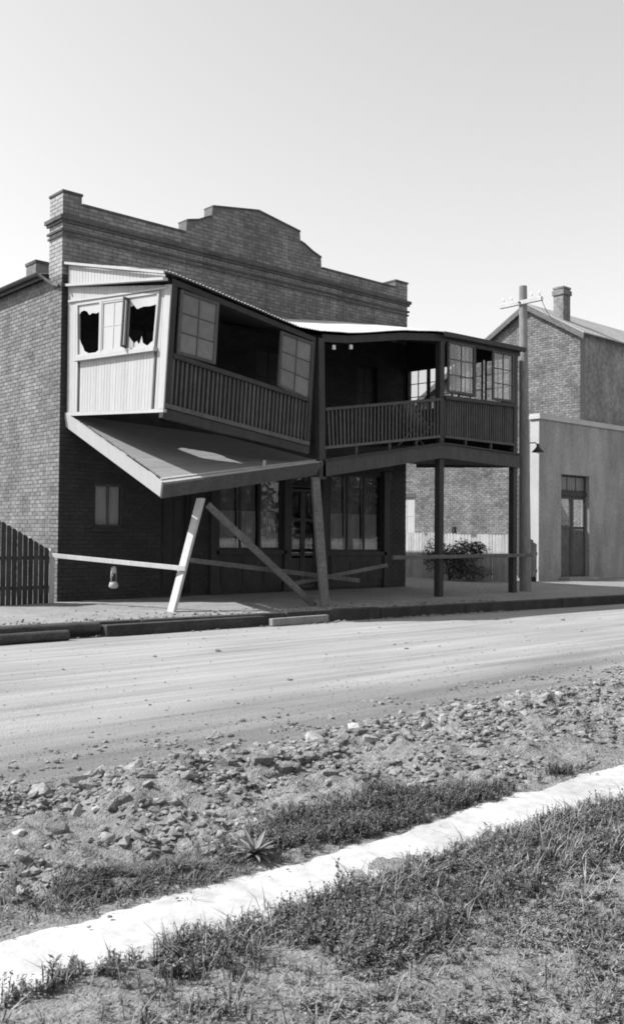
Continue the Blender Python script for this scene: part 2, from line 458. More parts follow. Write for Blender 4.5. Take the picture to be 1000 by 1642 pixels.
# ------------------------------------------------------------------ the two-storey shop
W = 10.70
shop = empty('brick_shop', (0, 0, 0), 'two-storey brick shop with stepped parapet behind the wrecked balcony', 'shop')
PED = [(3.11, 8.42), (3.13, 8.72), (3.45, 8.80), (3.72, 8.93), (3.84, 8.97), (3.86, 9.22), (5.25, 9.44), (6.62, 9.22), (6.64, 8.97), (6.78, 8.93), (7.05, 8.80), (7.36, 8.70), (7.38, 8.42)]
def ftop(u):
    if u <= .44 or u >= W-.5: return 8.62
    if u < 3.12 or u > 7.37: return 8.42
    return lerp(PED, u)
OPEN = [(.84, 1.58, 1.57, 2.52), (2.5, 3.35, .06, 2.5), (4.15, 6.12, 1.06, 3.1), (6.42, 7.32, .06, 3.1), (7.76, 9.76, 1.0, 3.1),
        (1.6, 2.6, 4.0, 6.1), (5.2, 6.2, 4.0, 6.1), (8.7, 9.5, 4.0, 6.1)]
fwm = MB()
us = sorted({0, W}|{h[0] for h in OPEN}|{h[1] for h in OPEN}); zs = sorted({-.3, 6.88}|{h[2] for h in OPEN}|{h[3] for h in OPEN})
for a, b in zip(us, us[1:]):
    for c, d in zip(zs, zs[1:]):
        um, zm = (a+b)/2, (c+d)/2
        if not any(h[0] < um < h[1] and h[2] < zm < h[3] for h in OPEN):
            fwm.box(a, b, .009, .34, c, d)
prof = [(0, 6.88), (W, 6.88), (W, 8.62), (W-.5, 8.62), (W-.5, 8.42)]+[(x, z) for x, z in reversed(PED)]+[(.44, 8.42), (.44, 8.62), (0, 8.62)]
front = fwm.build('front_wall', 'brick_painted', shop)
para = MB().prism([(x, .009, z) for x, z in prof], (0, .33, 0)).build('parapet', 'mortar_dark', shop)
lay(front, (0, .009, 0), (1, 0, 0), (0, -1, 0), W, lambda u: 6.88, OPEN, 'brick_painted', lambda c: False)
lay(para, (0, .009, 0), (1, 0, 0), (0, -1, 0), W, ftop, [], 'brick_front', lambda c: c.z > 7.0 and c.x < 9.5, z0=6.88)
# side wall, sunlit
sw = MB(); sw.box(.009, .3, .34, 14, -.3, 6.9); sw.box(.009, .44, .342, .6, 6.9, 8.62)
side = sw.build('side_wall', 'mortar', shop)
lay(side, (.009, .6, 0), (0, 1, 0), (-1, 0, 0), 13.2, lambda u: 6.9, [], 'brick_side', lambda c: c.y < 3.2)
pier = MB().box(.006, .0095, .009, .6, -.3, 8.62).build('corner_return', 'mortar', shop)
lay(pier, (.007, .0, 0), (0, 1, 0), (-1, 0, 0), .6, lambda u: 6.88, [], 'brick_side', lambda c: True, keep=150)
lay(pier, (.007, .0, 0), (0, 1, 0), (-1, 0, 0), .6, lambda u: 8.62, [], 'brick_pale', lambda c: True, keep=60, z0=6.88)
MB().box(W-.3, W-.005, .342, 14, -.3, 6.9).box(.3, W-.3, 13.7, 14, -.3, 6.9).build('rear_wall', 'mortar', shop)
MB().box(W-.5, W-.004, .342, .6, 6.9, 8.62).build('corner_pier', 'brick_front', shop)
# coping following the stepped line
cp = MB()
def cope(a, b, za, zb, t=.05, p=.018, dp=.37):
    cp.hexa([(a, -p, za), (b, -p, zb), (b, dp, zb), (a, dp, za), (a, -p, za+t), (b, -p, zb+t), (b, dp, zb+t), (a, dp, za+t)])
cope(-.018, .455, 8.623, 8.623, dp=.62); cope(W-.515, W+.018, 8.623, 8.623, dp=.62)
cope(.457, 3.09, 8.423, 8.423); cope(7.4, W-.517, 8.423, 8.423)
for (a, za), (b, zb) in zip(PED, PED[1:]):
    if b-a > .06: cope(a, b, za+.003, zb+.003, t=.04)
cp.build('coping', 'render_dark', shop)
def band(z0, z1, p):
    return MB().box(-p, W+p, -p, -.004, z0, z1).box(-p, -.004, -.003, .6+p, z0, z1).box(W+.004, W+p, -.003, .6+p, z0, z1)
band(8.04, 8.12, .085).build('cornice', 'render_dark', shop)
band(7.98, 8.037, .05).build('string_course', 'render_dark', shop)
band(7.80, 7.85, .045).build('string_course', 'render_dark', shop)
band(7.70, 7.745, .03).build('string_course', 'render_dark', shop)
# eave, gutter and roof behind the parapet
MB().box(-.13, .0, .605, 14.1, 6.93, 6.96).box(-.16, -.13, .605, 14.1, 6.86, 6.97).build('eave', 'dark_paint', shop)
g = MB()
for k in range(8):
    a0 = math.pi+math.pi*k/8; a1 = math.pi+math.pi*(k+1)/8
    g.prism([(-.225+.06*math.cos(a0), .61, 6.99+.06*math.sin(a0)), (-.225+.06*math.cos(a1), .61, 6.99+.06*math.sin(a1)),
             (-.225+.054*math.cos(a1), .61, 6.99+.054*math.sin(a1)), (-.225+.054*math.cos(a0), .61, 6.99+.054*math.sin(a0))], (0, 13.4, 0))
g.build('gutter', 'mid_paint', shop)
MB().prism([(-.17, .61, 6.99), (5.35, .61, 8.05), (W+.17, .61, 6.99), (W+.17, .61, 6.965), (5.35, .61, 8.02), (-.17, .61, 6.965)], (0, 13.5, 0)).build('roof', 'iron_old', shop)
dp = MB(); dp.tube([(-.225, .64, 6.95), (-.13, .5, 6.84), (-.05, .3, 6.7), (-.045, .05, 6.63)], [.035]*4, 10); dp.tube([(-.05, -.05, 6.66), (.1, -.06, 6.64)], [.03, .03], 10)
dp.build('downpipe', 'mid_paint', shop)
chm = MB().box(.3, .62, 1.85, 2.34, 6.9, 7.56)
chim = chm.build('chimney', 'brick_side', shop)
MB().box(.28, .64, 1.83, 2.36, 7.562, 7.63).build('chimney_cap', 'render_dark', chim)
MB().box(.3, W-.3, .345, 13.7, 3.55, 3.75).build('upper_floor', 'dark_room', shop)

# openings: windows and doors
def fq(x0, x1, z0, z1, y): return quad((x0, y, z0), (x1, y, z0), (x1, y, z1), (x0, y, z1))
Wn = window(shop, fq(.84, 1.58, 1.57, 2.52, .12), 2, 1, 'mid_paint', 'glass', fr=.06, mun=.05)
MB().box(.78, 1.64, -.05, .12, 1.47, 1.565).build('sill', 'dark_paint', Wn)
MB().box(.88, 1.54, .19, .195, 1.6, 2.5).build('curtain', 'curtain', Wn)
dr = MB(); dr.box(2.5, 2.58, .08, .2, .06, 2.5); dr.box(3.27, 3.35, .08, .2, .06, 2.5); dr.box(2.58, 3.27, .08, .2, 2.42, 2.5); dr.box(2.58, 3.27, .14, .18, .06, 2.42)
for a, b in ((.2, 1.0), (1.15, 2.3)):
    for c, d in ((2.66, 2.9), (2.96, 3.2)): dr.box(c, d, .128, .139, a, b)
d0 = dr.build('door', 'dark_paint', shop)
MB().tube([(3.2, .12, 1.05), (3.2, .08, 1.05)], [.03, .035], 10).build('door_knob', 'black_metal', d0)
for (x0, x1, z0) in ((4.15, 6.12, 1.06), (7.76, 9.76, 1.0)):
    wo = window(shop, fq(x0, x1, z0, 3.1, .1), 3, 1, 'dark_paint', 'glass', name='shop_window', fr=.06, mun=.06)
    MB().box(x0-.1, x1+.1, -.06, .1, z0-.1, z0-.003).build('sill', 'dark_paint', wo)
    for q in range(3):
        a0 = x0+(x1-x0)*q/3+.04; a1 = x0+(x1-x0)*(q+1)/3-.04; cm = MB(); n_ = 60
        for i in range(n_+1):
            x = a0+(a1-a0)*i/n_; y = .2+.018*math.sin(i*1.05+q)+.008*math.sin(i*.37)
            cm.v += [(x, y, z0+.03), (x, y+.004, 2.02)]
        cm.f = [(2*i, 2*i+2, 2*i+3, 2*i+1) for i in range(n_)]
        cm.build('half_curtain', 'half_curtain', wo, recalc=False, smooth=True)
        MB().box(a0, a1, .235, .24, 1.95, 3.08).build('blind', 'blind', wo)
    sb = MB().box(x0, x1, -.02, -.004, .08, z0-.103)
    for k in range(3):
        a = x0+(x1-x0)*k/3+.06; sb.box(a, a+(x1-x0)/3-.12, -.032, -.021, .2, z0-.25)
    sb.build('stallboard', 'dark_paint', shop)
ld = []
for x0, x1 in ((6.42, 6.865), (6.875, 7.32)):
    do = window(shop, fq(x0, x1, .08, 2.62, .12), 1, 3, 'mid_paint', None, name='shop_door', fr=.07, mun=.07, rowv=[0, .33, .7, 1])
    for z0, z1 in ((.95, 1.82), (1.88, 2.55)): MB().box(x0+.07, x1-.07, .095, .1, z0, z1).build('pane', 'glass', do)
    MB().box(x0+.07, x1-.07, .09, .105, .15, .85).build('panel', 'dark_paint', do)
    MB().tube([(6.83 if x0 < 6.5 else 6.91, .07, .9), (6.83 if x0 < 6.5 else 6.91, .07, 1.15)], [.012, .012], 8).build('handle', 'black_metal', do)
window(shop, fq(6.42, 7.32, 2.66, 3.1, .1), 2, 1, 'dark_paint', 'glass', name='fanlight')
for x in (4.0, 6.27, 7.54, 9.88):
    MB().box(x-.12, x+.12, -.06, -.004, .02, 3.2).box(x-.15, x+.15, -.08, -.0605, .02, .25).box(x-.15, x+.15, -.08, -.0605, 3.0, 3.2).build('pilaster', 'dark_paint', shop)
MB().box(3.85, 10.05, -.1, -.085, 3.25, 3.5).build('shop_fascia', 'dark_paint', shop)
for x0, x1 in ((1.6, 2.6), (5.2, 6.2), (8.7, 9.5)):
    do = window(shop, fq(x0, x1, 4.0, 6.1, .14), 2, 3, 'dark_paint', 'dark_room', name='balcony_door', fr=.1, mun=.05)

# ------------------------------------------------------------------ balcony: shared lines
ZF = [(.15, 6.28), (.44, 6.25), (1.85, 6.01), (2.63, 5.88), (3.47, 5.73), (4.08, 5.74), (4.9, 5.82), (5.67, 5.96), (6.68, 6.15), (7.77, 6.29), (8.11, 6.32), (11.25, 6.37)]
ZW = [(.15, 7.13), (3, 6.95), (5, 6.8), (5.98, 6.88), (7.47, 7.06), (9.34, 7.25), (10.7, 7.37), (11.25, 7.38)]
YF = -3.62
def roof_z(x, s): # s 0 at the wall, 1 at the gutter line
    return lerp(ZW, x)*(1-s)+lerp(ZF, x)*s
def corrugated(x0, x1, name, parent, ov=0):
    mb = MB(); n = int((x1-x0)/.0127); R = 10
    for j in range(R+1):
        s = j/R
        for i in range(n+1):
            xa = x0-ov*(1-s); x = xa+(x1-xa)*i/n
            mb.v.append((x, -.02+(YF+.02)*s, roof_z(x, s)+.012*math.sin(2*math.pi*x/.0762)+.01*noise.noise(Vector((x*1.2, s*2, 7)))))
    for j in range(R):
        for i in range(n):
            a = j*(n+1)+i; mb.f.append((a, a+1, a+n+2, a+n+1))
    return mb.build(name, 'iron', parent, recalc=False, smooth=True)
def along(pts, x0, x1, y0, y1, dz0, dz1, mb, step=.35):
    """a bent beam following a height line"""
    n = max(1, int(math.ceil((x1-x0)/step)))
    r = [(x0+(x1-x0)*i/n) for i in range(n+1)]
    i0 = len(mb.v)
    for x in r:
        z = lerp(pts, x)
        mb.v += [(x, y0, z+dz0), (x, y1, z+dz0), (x, y1, z+dz1), (x, y0, z+dz1)]
    for k in range(n):
        a = i0+4*k
        for j in range(4): mb.f.append((a+j, a+(j+1) % 4, a+4+(j+1) % 4, a+4+j))
    mb.f.append((i0, i0+1, i0+2, i0+3)); e = i0+4*n; mb.f.append((e+3, e+2, e+1, e))
    return mb

# ---- left: the enclosed balcony room still hanging from its roof
room = empty('enclosed_balcony', (.3, -1.8, 3.75), 'white boarded balcony room with smashed side windows hanging above the dropped floor', 'balcony room')
corrugated(.19, 4.18, 'roof', room, ov=.13)
LW = quad((.14, -.03, 3.97), (.27, -3.5, 3.74), (.40, -3.5, 6.06), (.13, -.03, 6.62))       # end wall, facing the sun
WQ = quad((.152, -.47, 5.07), (.318, -3.16, 4.93), (.375, -3.22, 5.98), (.16, -.41, 6.2))     # its window strip
def wv(u, top):
    a, b = (.44+.05*(u-.13)/.79, .865+.075*(u-.13)/.79)
    return b if top else a
eb = MB(); nb = 34
for k in range(nb):
    a, b = k/nb+.0012, (k+1)/nb-.0012; um = (a+b)/2
    if .125 < um < .915:
        for v0, v1 in ((0, wv(um, 0)), (wv(um, 1), 1)):
            eb.qbox(LW, a, b, v0+.002, v1-.002, -.012, random.uniform(-.001, .002))
    else: eb.qbox(LW, a, b, .002, .998, -.012, random.uniform(-.001, .002))
eb.build('end_boards', 'white_paint', room, kind='stuff')
bk = MB(); bk.qbox(LW, 0, 1, 0, .45, -.03, -.014); bk.qbox(LW, 0, 1, .9, 1, -.03, -.014); bk.qbox(LW, 0, .13, .45, .9, -.03, -.014); bk.qbox(LW, .915, 1, .45, .9, -.03, -.014)
bk.build('backing_boards', 'dark_paint', room)
for u in (.135, .905): MB().qbox(LW, u-.008, u+.008, 0, wv(u, 0), .003, .02).build('cover_strip', 'mid_paint', room)
MB().qbox(LW, -.01, 1.01, -.028, 0, -.05, .025).build('bottom_plate', 'white_paint', room)
MB().qbox(LW, .965, 1.012, 0, 1, .003, .03).build('corner_board', 'white_paint', room)
hd = MB(); hd.qbox(LW, 0.0, 1.0, wv(0, 1)-.0, wv(0, 1)+.012, .003, .03)
hq = quad((.13, -.1, 6.28), (.385, -3.45, 5.99), (.385, -3.45, 6.03), (.13, -.1, 6.32))
MB().qbox(hq, 0, 1, 0, 1, -.01, .035).build('window_head', 'white_paint', room)
# gable infill and verge board between the wall plate and the roof
gi = MB(); n = 30
for k in range(n):
    s0, s1 = k/n+.0015, (k+1)/n-.0015
    y0, y1 = -.03-3.5*s0, -.03-3.5*s1
    zb0, zb1 = 6.68-.53*s0, 6.68-.53*s1; zt0, zt1 = 7.12-.88*s0-.02, 7.12-.88*s1-.02
    if zt1-zb1 < .02: continue
    q0, q1 = .13*(1-s0), .13*(1-s1)
    gi.hexa([(.255-q0, y0, zb0), (.27-q0, y0, zb0), (.27-q1, y1, zb1), (.255-q1, y1, zb1), (.255-q0, y0, zt0), (.27-q0, y0, zt0), (.27-q1, y1, zt1), (.255-q1, y1, zt1)])
gi.build('gable_boards', 'white_paint', room, kind='stuff')
MB().hexa([(.03, -.03, 6.62), (.14, -.03, 6.62), (.27, -3.6, 6.09), (.16, -3.6, 6.09), (.03, -.03, 6.67), (.14, -.03, 6.67), (.27, -3.6, 6.14), (.16, -3.6, 6.14)]).build('wall_plate', 'white_paint', room)
MB().hexa([(.03, -.03, 7.09), (.055, -.03, 7.09), (.185, YF, 6.2), (.16, YF, 6.2), (.03, -.03, 7.14), (.055, -.03, 7.14), (.185, YF, 6.25), (.16, YF, 6.25)]).build('verge_board', 'white_paint', room)
# smashed window strip: three sashes, the glass painted over white, jagged holes
wf = MB()
for a, b in ((0, .02), (.305, .335), (.625, .65), (.98, 1)): wf.qbox(WQ, a, b, 0, 1, -.02, .05)
wf.qbox(WQ, 0.02, .98, .96, 1, -.02, .047); wf.qbox(WQ, 0.02, .98, 0, .045, -.02, .047)
ws = wf.build('window_frame', 'white_paint', room)
MB().qbox(WQ, -.02, 1.02, -.075, -.003, -.02, .1).build('sill', 'white_paint', ws)
def shard(pts, parent=ws, m='white_glass', w=.012):
    P_ = [WQ(u, v, w) for u, v in pts]; n = (WQ(.5, .5, 1)-WQ(.5, .5, 0))
    MB().prism(P_, n*.004).build('broken_pane', m, parent)
# left sash remains
shard([(.02, .96), (.305, .96), (.305, .80), (.25, .77), (.2, .79), (.16, .76), (.13, .83), (.09, .86), (.05, .84), (.035, .80), (.02, .82)])
shard([(.02, .045), (.16, .045), (.13, .075), (.1, .1), (.075, .19), (.05, .26), (.035, .33), (.02, .36)])
shard([(.24, .045), (.305, .045), (.305, .11), (.28, .08)])
# right sash remains
shard([(.65, .96), (.98, .96), (.98, .78), (.9, .76), (.82, .77), (.75, .74), (.71, .82), (.68, .80), (.65, .84)])
shard([(.65, .045), (.84, .045), (.80, .09), (.77, .16), (.74, .12), (.70, .2), (.65, .31)])
shard([(.76, .045), (.9, .045), (.845, .11), (.825, .24), (.81, .12)])
shard([(.9, .045), (.98, .045), (.98, .14), (.94, .1)])
cq = quad(WQ(.335, .045, 0), WQ(.625, .045, 0), WQ(.625, .96, 0), WQ(.335, .96, 0))
window(room, cq, 2, 2, 'white_paint', 'white_glass', name='casement', fr=.035, mun=.02, depth=.04)
# the right casement stands ajar
oq = quad(WQ(.655, .05, .03), WQ(.69, .05, .2), WQ(.69, .95, .2), WQ(.655, .95, .03))
window(room, oq, 1, 1, 'mid_paint', 'glass', name='open_casement', fr=.04, depth=.035)

# front of the room
FQ = quad((.27, -3.5, 3.76), (3.85, -3.5, 3.30), (4.0, -3.5, 5.60), (.41, -3.5, 6.18))
def fsub(u0, v00, v01, u1, v10, v11):
    return quad(FQ(u0, v00, .0), FQ(u1, v10, .0), FQ(u1, v11, .0), FQ(u0, v01, .0))
MB().qbox(FQ, 0, .035, 0, 1, -.06, .035).build('post', 'dark_paint', room)
MB().qbox(FQ, .975, 1, 0, 1, -.06, .035).build('post', 'dark_paint', room)
MB().qbox(FQ, .0, 1, .955, 1.0, -.09, .033).build('head_beam', 'dark_paint', room)
MB().qbox(FQ, .036, .974, .395, .432, -.05, .05).build('middle_rail', 'dark_paint', room)
MB().qbox(FQ, -.005, 1.0, -.075, -.004, -.1, .03).build('bottom_beam', 'dark_paint', room)
MB().qbox(FQ, .0, .995, .0, .035, -.03, .06).build('bottom_rail', 'mid_paint', room)
MB().qbox(FQ, .036, .974, .036, .394, -.05, -.03).build('backing_boards', 'dark_paint', room)
nb = 34
for k in range(nb):
    u = .045+.925*k/(nb-1)+random.uniform(-.0015, .0015)
    MB().qbox(FQ, u-.0056, u+.0056, .037, .393, -.028, .012).build('baluster', 'baluster', room)
window(room, fsub(.055, .435, .94, .30, .45, .955), 2, 3, 'mid_paint', 'frosted', name='window', fr=.06, mun=.02)
window(room, fsub(.735, .445, .93, .985, .40, .945), 2, 3, 'mid_paint', 'frosted', name='window', fr=.06, mun=.02)
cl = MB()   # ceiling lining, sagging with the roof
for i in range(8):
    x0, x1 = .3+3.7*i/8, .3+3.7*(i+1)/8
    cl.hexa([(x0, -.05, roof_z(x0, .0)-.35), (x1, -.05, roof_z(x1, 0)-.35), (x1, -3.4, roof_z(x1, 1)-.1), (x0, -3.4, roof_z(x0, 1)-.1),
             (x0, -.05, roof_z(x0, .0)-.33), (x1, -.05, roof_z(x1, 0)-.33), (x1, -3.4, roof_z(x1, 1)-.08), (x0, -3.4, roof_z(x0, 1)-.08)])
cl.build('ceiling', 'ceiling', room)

# ---- left: the dropped floor
deck = empty('collapsed_floor', (2.2, -3.5, 2.0), 'collapsed balcony floor tilted down towards the street below the white room', 'balcony floor')
DQ = quad((.22, -3.52, 2.38), (4.2, -3.52, 3.0), (4.2, -.03, 3.80), (.10, -.03, 3.95))
DN = DQ(.5, .5, 1)-DQ(.5, .5, 0)
nb = 25
for k in range(nb):
    v0, v1 = .012+.976*k/nb+.0004, .012+.976*(k+1)/nb-.0004
    u0 = .042+.004*noise.noise(Vector((k*.55, 3, 1)))
    MB().qbox(DQ, u0, .999, v0, v1, -.03, random.uniform(-.0012, .0012)).build('floor_board', 'deck', deck)
MB().qbox(DQ, 0, .011, -.01, 1, -.27, .02).build('end_fascia', 'white_paint', deck)
rg = MB()      # torn packing strip between the fascia and the boards
for k in range(14):
    v0 = k/14+.004; rg.qbox(DQ, .0115, .015+random.uniform(0, .009), v0, v0+.045+random.uniform(0, .022), -.05, -.012+random.uniform(0, .025))
rg.build('torn_packing', 'timber_pale', deck)
MB().qbox(DQ, .0, 1.0, -.024, -.012, -.28, -.005).build('front_fascia', 'mid_paint', deck)
MB().qbox(DQ, .012, .999, -.011, .011, -.032, .014).build('nosing', 'timber_pale', deck)
MB().qbox(DQ, .018, .998, .022, .034, .003, .03).build('edge_strip', 'timber_pale', deck)
MB().beam(DQ(.62, .02, -.02), DQ(.62, .02, .16), .05, .05).build('broken_stub', 'timber_pale', deck)
jo = MB()
for k in range(10):
    u = .03+.94*k/9; jo.qbox(DQ, u-.006, u+.006, .0, .99, -.2, -.034)
jo.build('joist', 'timber_dark', deck)

# ---- right: the balcony still standing
ver = empty('balcony', (8.1, -1.8, 0), 'dark timber balcony on tall posts right of the collapsed section', 'balcony')
corrugated(4.19, 11.25, 'roof', ver)
ZD = [(4.2, 3.0), (8.1, 3.64), (11.12, 3.56)]       # deck edge
ZR = [(4.2, 3.28), (8.1, 3.83), (11.1, 3.83)]       # bottom rail
ZT = [(4.2, 4.1), (8.1, 4.72), (11.1, 4.80)]         # hand rail
along(ZD, 4.215, 11.12, -3.56, -3.52, -.33, .0, MB()).build('front_fascia', 'mid_paint', ver)
along(ZD, 4.215, 11.14, -3.6, -3.5, .003, .04, MB()).build('nosing', 'dark_paint', ver)
MB().hexa([(11.08, -3.518, 3.24), (11.12, -3.518, 3.24), (11.12, -.03, 3.4), (11.08, -.03, 3.4), (11.08, -3.518, 3.56), (11.12, -3.518, 3.56), (11.12, -.03, 3.72), (11.08, -.03, 3.72)]).build('end_fascia', 'mid_paint', ver)
dk = MB(); nx = 44
for k in range(nx):
    x0 = 4.22+(11.06-4.22)*k/nx+.003; x1 = 4.22+(11.06-4.22)*(k+1)/nx-.003
    za, zb = lerp(ZD, x0), lerp(ZD, x1)
    dk.hexa([(x0, -3.518, za-.03), (x1, -3.518, zb-.03), (x1, -.03, 3.74), (x0, -.03, 3.74), (x0, -3.518, za), (x1, -3.518, zb), (x1, -.03, 3.77), (x0, -.03, 3.77)])
dk.build('deck_boards', 'timber_dark', ver, kind='stuff')
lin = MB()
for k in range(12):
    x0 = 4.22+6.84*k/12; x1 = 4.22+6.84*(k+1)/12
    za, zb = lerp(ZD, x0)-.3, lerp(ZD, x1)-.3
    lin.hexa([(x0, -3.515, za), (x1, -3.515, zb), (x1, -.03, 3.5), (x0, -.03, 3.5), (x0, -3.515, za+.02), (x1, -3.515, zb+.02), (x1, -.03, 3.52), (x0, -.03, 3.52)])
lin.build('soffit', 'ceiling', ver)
for x, y, z0, z1 in ((8.1, -3.46, -.05, 6.2), (11.02, -3.46, -.05, 6.25)):
    MB().box(x-.08, x+.08, y-.055, y+.1, z0, z1).build('post', 'dark_paint', ver)
MB().hexa([(4.12, -3.56, 2.62), (4.30, -3.56, 2.62), (4.30, -3.42, 2.62), (4.12, -3.42, 2.62), (4.06, -3.56, 5.6), (4.22, -3.56, 5.6), (4.22, -3.42, 5.6), (4.06, -3.42, 5.6)]).build('post', 'dark_paint', ver)
along(ZF, 4.2, 11.2, -3.52, -3.44, -.21, -.05, MB()).build('roof_beam', 'dark_paint', ver)
along(ZF, 8.0, 11.27, -3.66, -3.625, -.11, .0, MB()).build('gutter', 'dark_paint', ver)
MB().hexa([(11.2, -3.62, 6.25), (11.25, -3.62, 6.25), (11.25, -.03, 7.2), (11.2, -.03, 7.2), (11.2, -3.62, 6.38), (11.25, -3.62, 6.38), (11.25, -.03, 7.36), (11.2, -.03, 7.36)]).build('verge_board', 'dark_paint', ver)
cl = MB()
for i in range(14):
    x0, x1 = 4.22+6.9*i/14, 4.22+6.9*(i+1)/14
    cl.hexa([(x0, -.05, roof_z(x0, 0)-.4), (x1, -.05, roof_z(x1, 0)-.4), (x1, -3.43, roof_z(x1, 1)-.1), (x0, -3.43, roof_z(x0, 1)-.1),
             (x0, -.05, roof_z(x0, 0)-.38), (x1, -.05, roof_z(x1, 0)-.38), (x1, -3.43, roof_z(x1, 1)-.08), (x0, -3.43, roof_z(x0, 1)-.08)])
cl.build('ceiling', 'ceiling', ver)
# open balustrade
along(ZR, 4.3, 8.02, -3.53, -3.46, -.03, .03, MB()).build('bottom_rail', 'baluster', ver)
along(ZT, 4.3, 8.02, -3.54, -3.45, -.035, .03, MB()).build('hand_rail', 'mid_paint', ver)
nb = 31
for k in range(nb):
    x = 4.4+(7.95-4.4)*k/(nb-1); sh = .06*(1-k/8) if k < 8 else 0
    a, b = lerp(ZR, x)+.031, lerp(ZT, x)-.036
    MB().hexa([(x-.017+sh, -3.51, a), (x+.017+sh, -3.51, a), (x+.017+sh, -3.48, a), (x-.017+sh, -3.48, a), (x-.017, -3.51, b), (x+.017, -3.51, b), (x+.017, -3.48, b), (x-.017, -3.48, b)]).build('baluster', 'baluster', ver)
for x in (5.25, 6.3, 7.2, 9.0, 10.0): MB().box(x-.025, x+.025, -3.52, -3.47, lerp(ZD, x)+.041, lerp(ZR, x)-.031).build('block', 'mid_paint', ver)
# closed panel with battens, windows above
along(ZR, 8.19, 10.93, -3.53, -3.46, -.03, .03, MB()).build('bottom_rail', 'baluster', ver)
along(ZT, 8.19, 10.93, -3.56, -3.42, .0, .09, MB()).build('sill_rail', 'dark_paint', ver)
MB().box(8.19, 10.93, -3.455, -3.44, 3.865, 4.73).build('backing_boards', 'dark_paint', ver)
nb = 30
for k in range(nb):
    x = 8.24+(10.88-8.24)*k/(nb-1)
    MB().box(x-.017, x+.017, -3.5, -3.457, 3.862, lerp(ZT, x)-.003).build('baluster', 'baluster', ver)
for x0, x1, y in ((8.28, 9.30, -3.5), (8.62, 9.42, -3.44), (10.02, 10.9, -3.5)):
    window(ver, quad((x0, y, 4.90), (x1, y, 4.905), (x1, y, 6.17), (x0, y, 6.15)), 2, 3, 'mid_paint' if y < -3.45 else 'dark_paint', 'glass', fr=.06, mun=.022, depth=.045)
# end wall of the balcony, seen from inside through the glass
EA, EB = Vector((10.74, -.04, 0)), Vector((11.04, -3.4, 0))
def ep(t, z): q = EA.lerp(EB, t); return (q.x, q.y, z)
def ebox(mb, t0, t1, z0, z1, wd):
    Q = quad(ep(t0, z0), ep(t1, z0), ep(t1, z1), ep(t0, z1)); return mb.qbox(Q, 0, 1, 0, 1, -wd/2, wd/2)
for t0, t1 in ((.0, .205), (.21, .45), (.50, .735), (.755, .985)):
    window(ver, quad(ep(t0, 4.95), ep(t1, 4.95), ep(t1, 6.15), ep(t0, 6.15)), 2, 3, 'dark_paint', 'glass', fr=.045, mun=.022, depth=.04)
ebox(MB(), 0, 1, 4.86, 4.945, .09).build('sill_rail', 'dark_paint', ver)
ebox(MB(), 0, 1, 6.155, 6.25, .07).build('head_beam', 'dark_paint', ver)
ebox(MB(), 0, 1, 3.80, 3.87, .07).build('bottom_rail', 'dark_paint', ver)
MB().prism([ep(0, 6.253), ep(1, 6.253), ep(1, 6.34), ep(0, 7.33)], (.025, 0, 0)).build('gable_boards', 'dark_paint', ver)
MB().box(10.66, 10.79, -.09, -.012, 3.7, 7.3).build('wall_post', 'dark_paint', ver)
ebox(MB(), .005, .995, 3.56, 4.857, .02).build('end_boards', 'dark_paint', ver)
for k in range(30):
    t = .02+.96*k/29
    ebox(MB(), t-.005, t+.005, 3.873, 4.855, .055).build('baluster', 'dark_paint', ver)
for x, z in ((4.55, 5.5), (5.06, 5.58)):
    t = empty('insulator', (x, -3.5, z-.1), 'small white insulator on the roof beam %s' % ('nearest the sunken post' if x < 5 else 'further from the sunken post'), 'insulator', 'insulators on the balcony beam')
    b_ = MB(); b_.tube([(x, -3.5, z-.08), (x, -3.5, z-.05), (x, -3.5, z-.04), (x, -3.5, z), (x, -3.5, z+.02)], [.035, .05, .03, .045, .02], 12); b_.build('body', 'ceramic', t, smooth=True)
    MB().tube([(x, -3.5, z), (x, -3.5, z+.12)], [.008, .008], 6).build('pin', 'black_metal', t)
# deck chair on the balcony
ch = empty('deck_chair', (8.7, -2.2, 3.68), 'pale canvas deck chair behind the balcony balusters', 'chair')
for y in (-2.5, -1.95):
    MB().beam((8.05, y, 4.78), (9.3, y, 3.72), .035, .045).build('frame_rail', 'timber', ch)
    MB().beam((8.3, y+.04, 3.72), (9.0, y+.04, 4.3), .03, .04).build('leg', 'timber', ch)
cv = MB()
for i in range(11):
    t = i/10; x = 8.08+1.05*t; z = 4.76-.62*t-.16*math.sin(math.pi*t)
    cv.v += [(x, -2.47, z), (x, -1.98, z), (x, -2.47, z-.006), (x, -1.98, z-.006)]
for i in range(10):
    a = 4*i; cv.f += [(a, a+1, a+5, a+4), (a+2, a+6, a+7, a+3), (a, a+4, a+6, a+2), (a+1, a+3, a+7, a+5)]
cv.build('canvas_seat', 'canvas', ch, smooth=True)

# ------------------------------------------------------------------ props, braces and the barrier
p = MB().beam((.50, -3.48, -.06), (1.15, -3.48, 2.12), .06, .22); single(p, 'timber_prop', 'timber_pale', 'pale leaning timber prop under the outer corner of the dropped floor', 'prop', 'timbers holding up the floor', bevel=.006)
p = MB().beam((3.62, -4.3, -.05), (4.1, -3.44, 2.64), .17, .17); single(p, 'timber_prop', 'timber_grey', 'dark leaning post under the sunken middle of the balcony', 'prop', 'timbers holding up the floor', bevel=.006)
p = MB().beam((1.22, -3.6, 2.0), (3.62, -4.0, .0), .06, .13); single(p, 'timber_brace', 'timber_grey', 'long diagonal timber brace running down to the middle post', 'brace', bevel=.004)
p = MB().beam((-.33, -.32, .985), (.70, -3.66, .80), .04, .09); single(p, 'barrier_rail', 'timber_pale', 'sunlit white barrier rail from the paling fence to the pale prop', 'rail', 'barrier rails', bevel=.004)
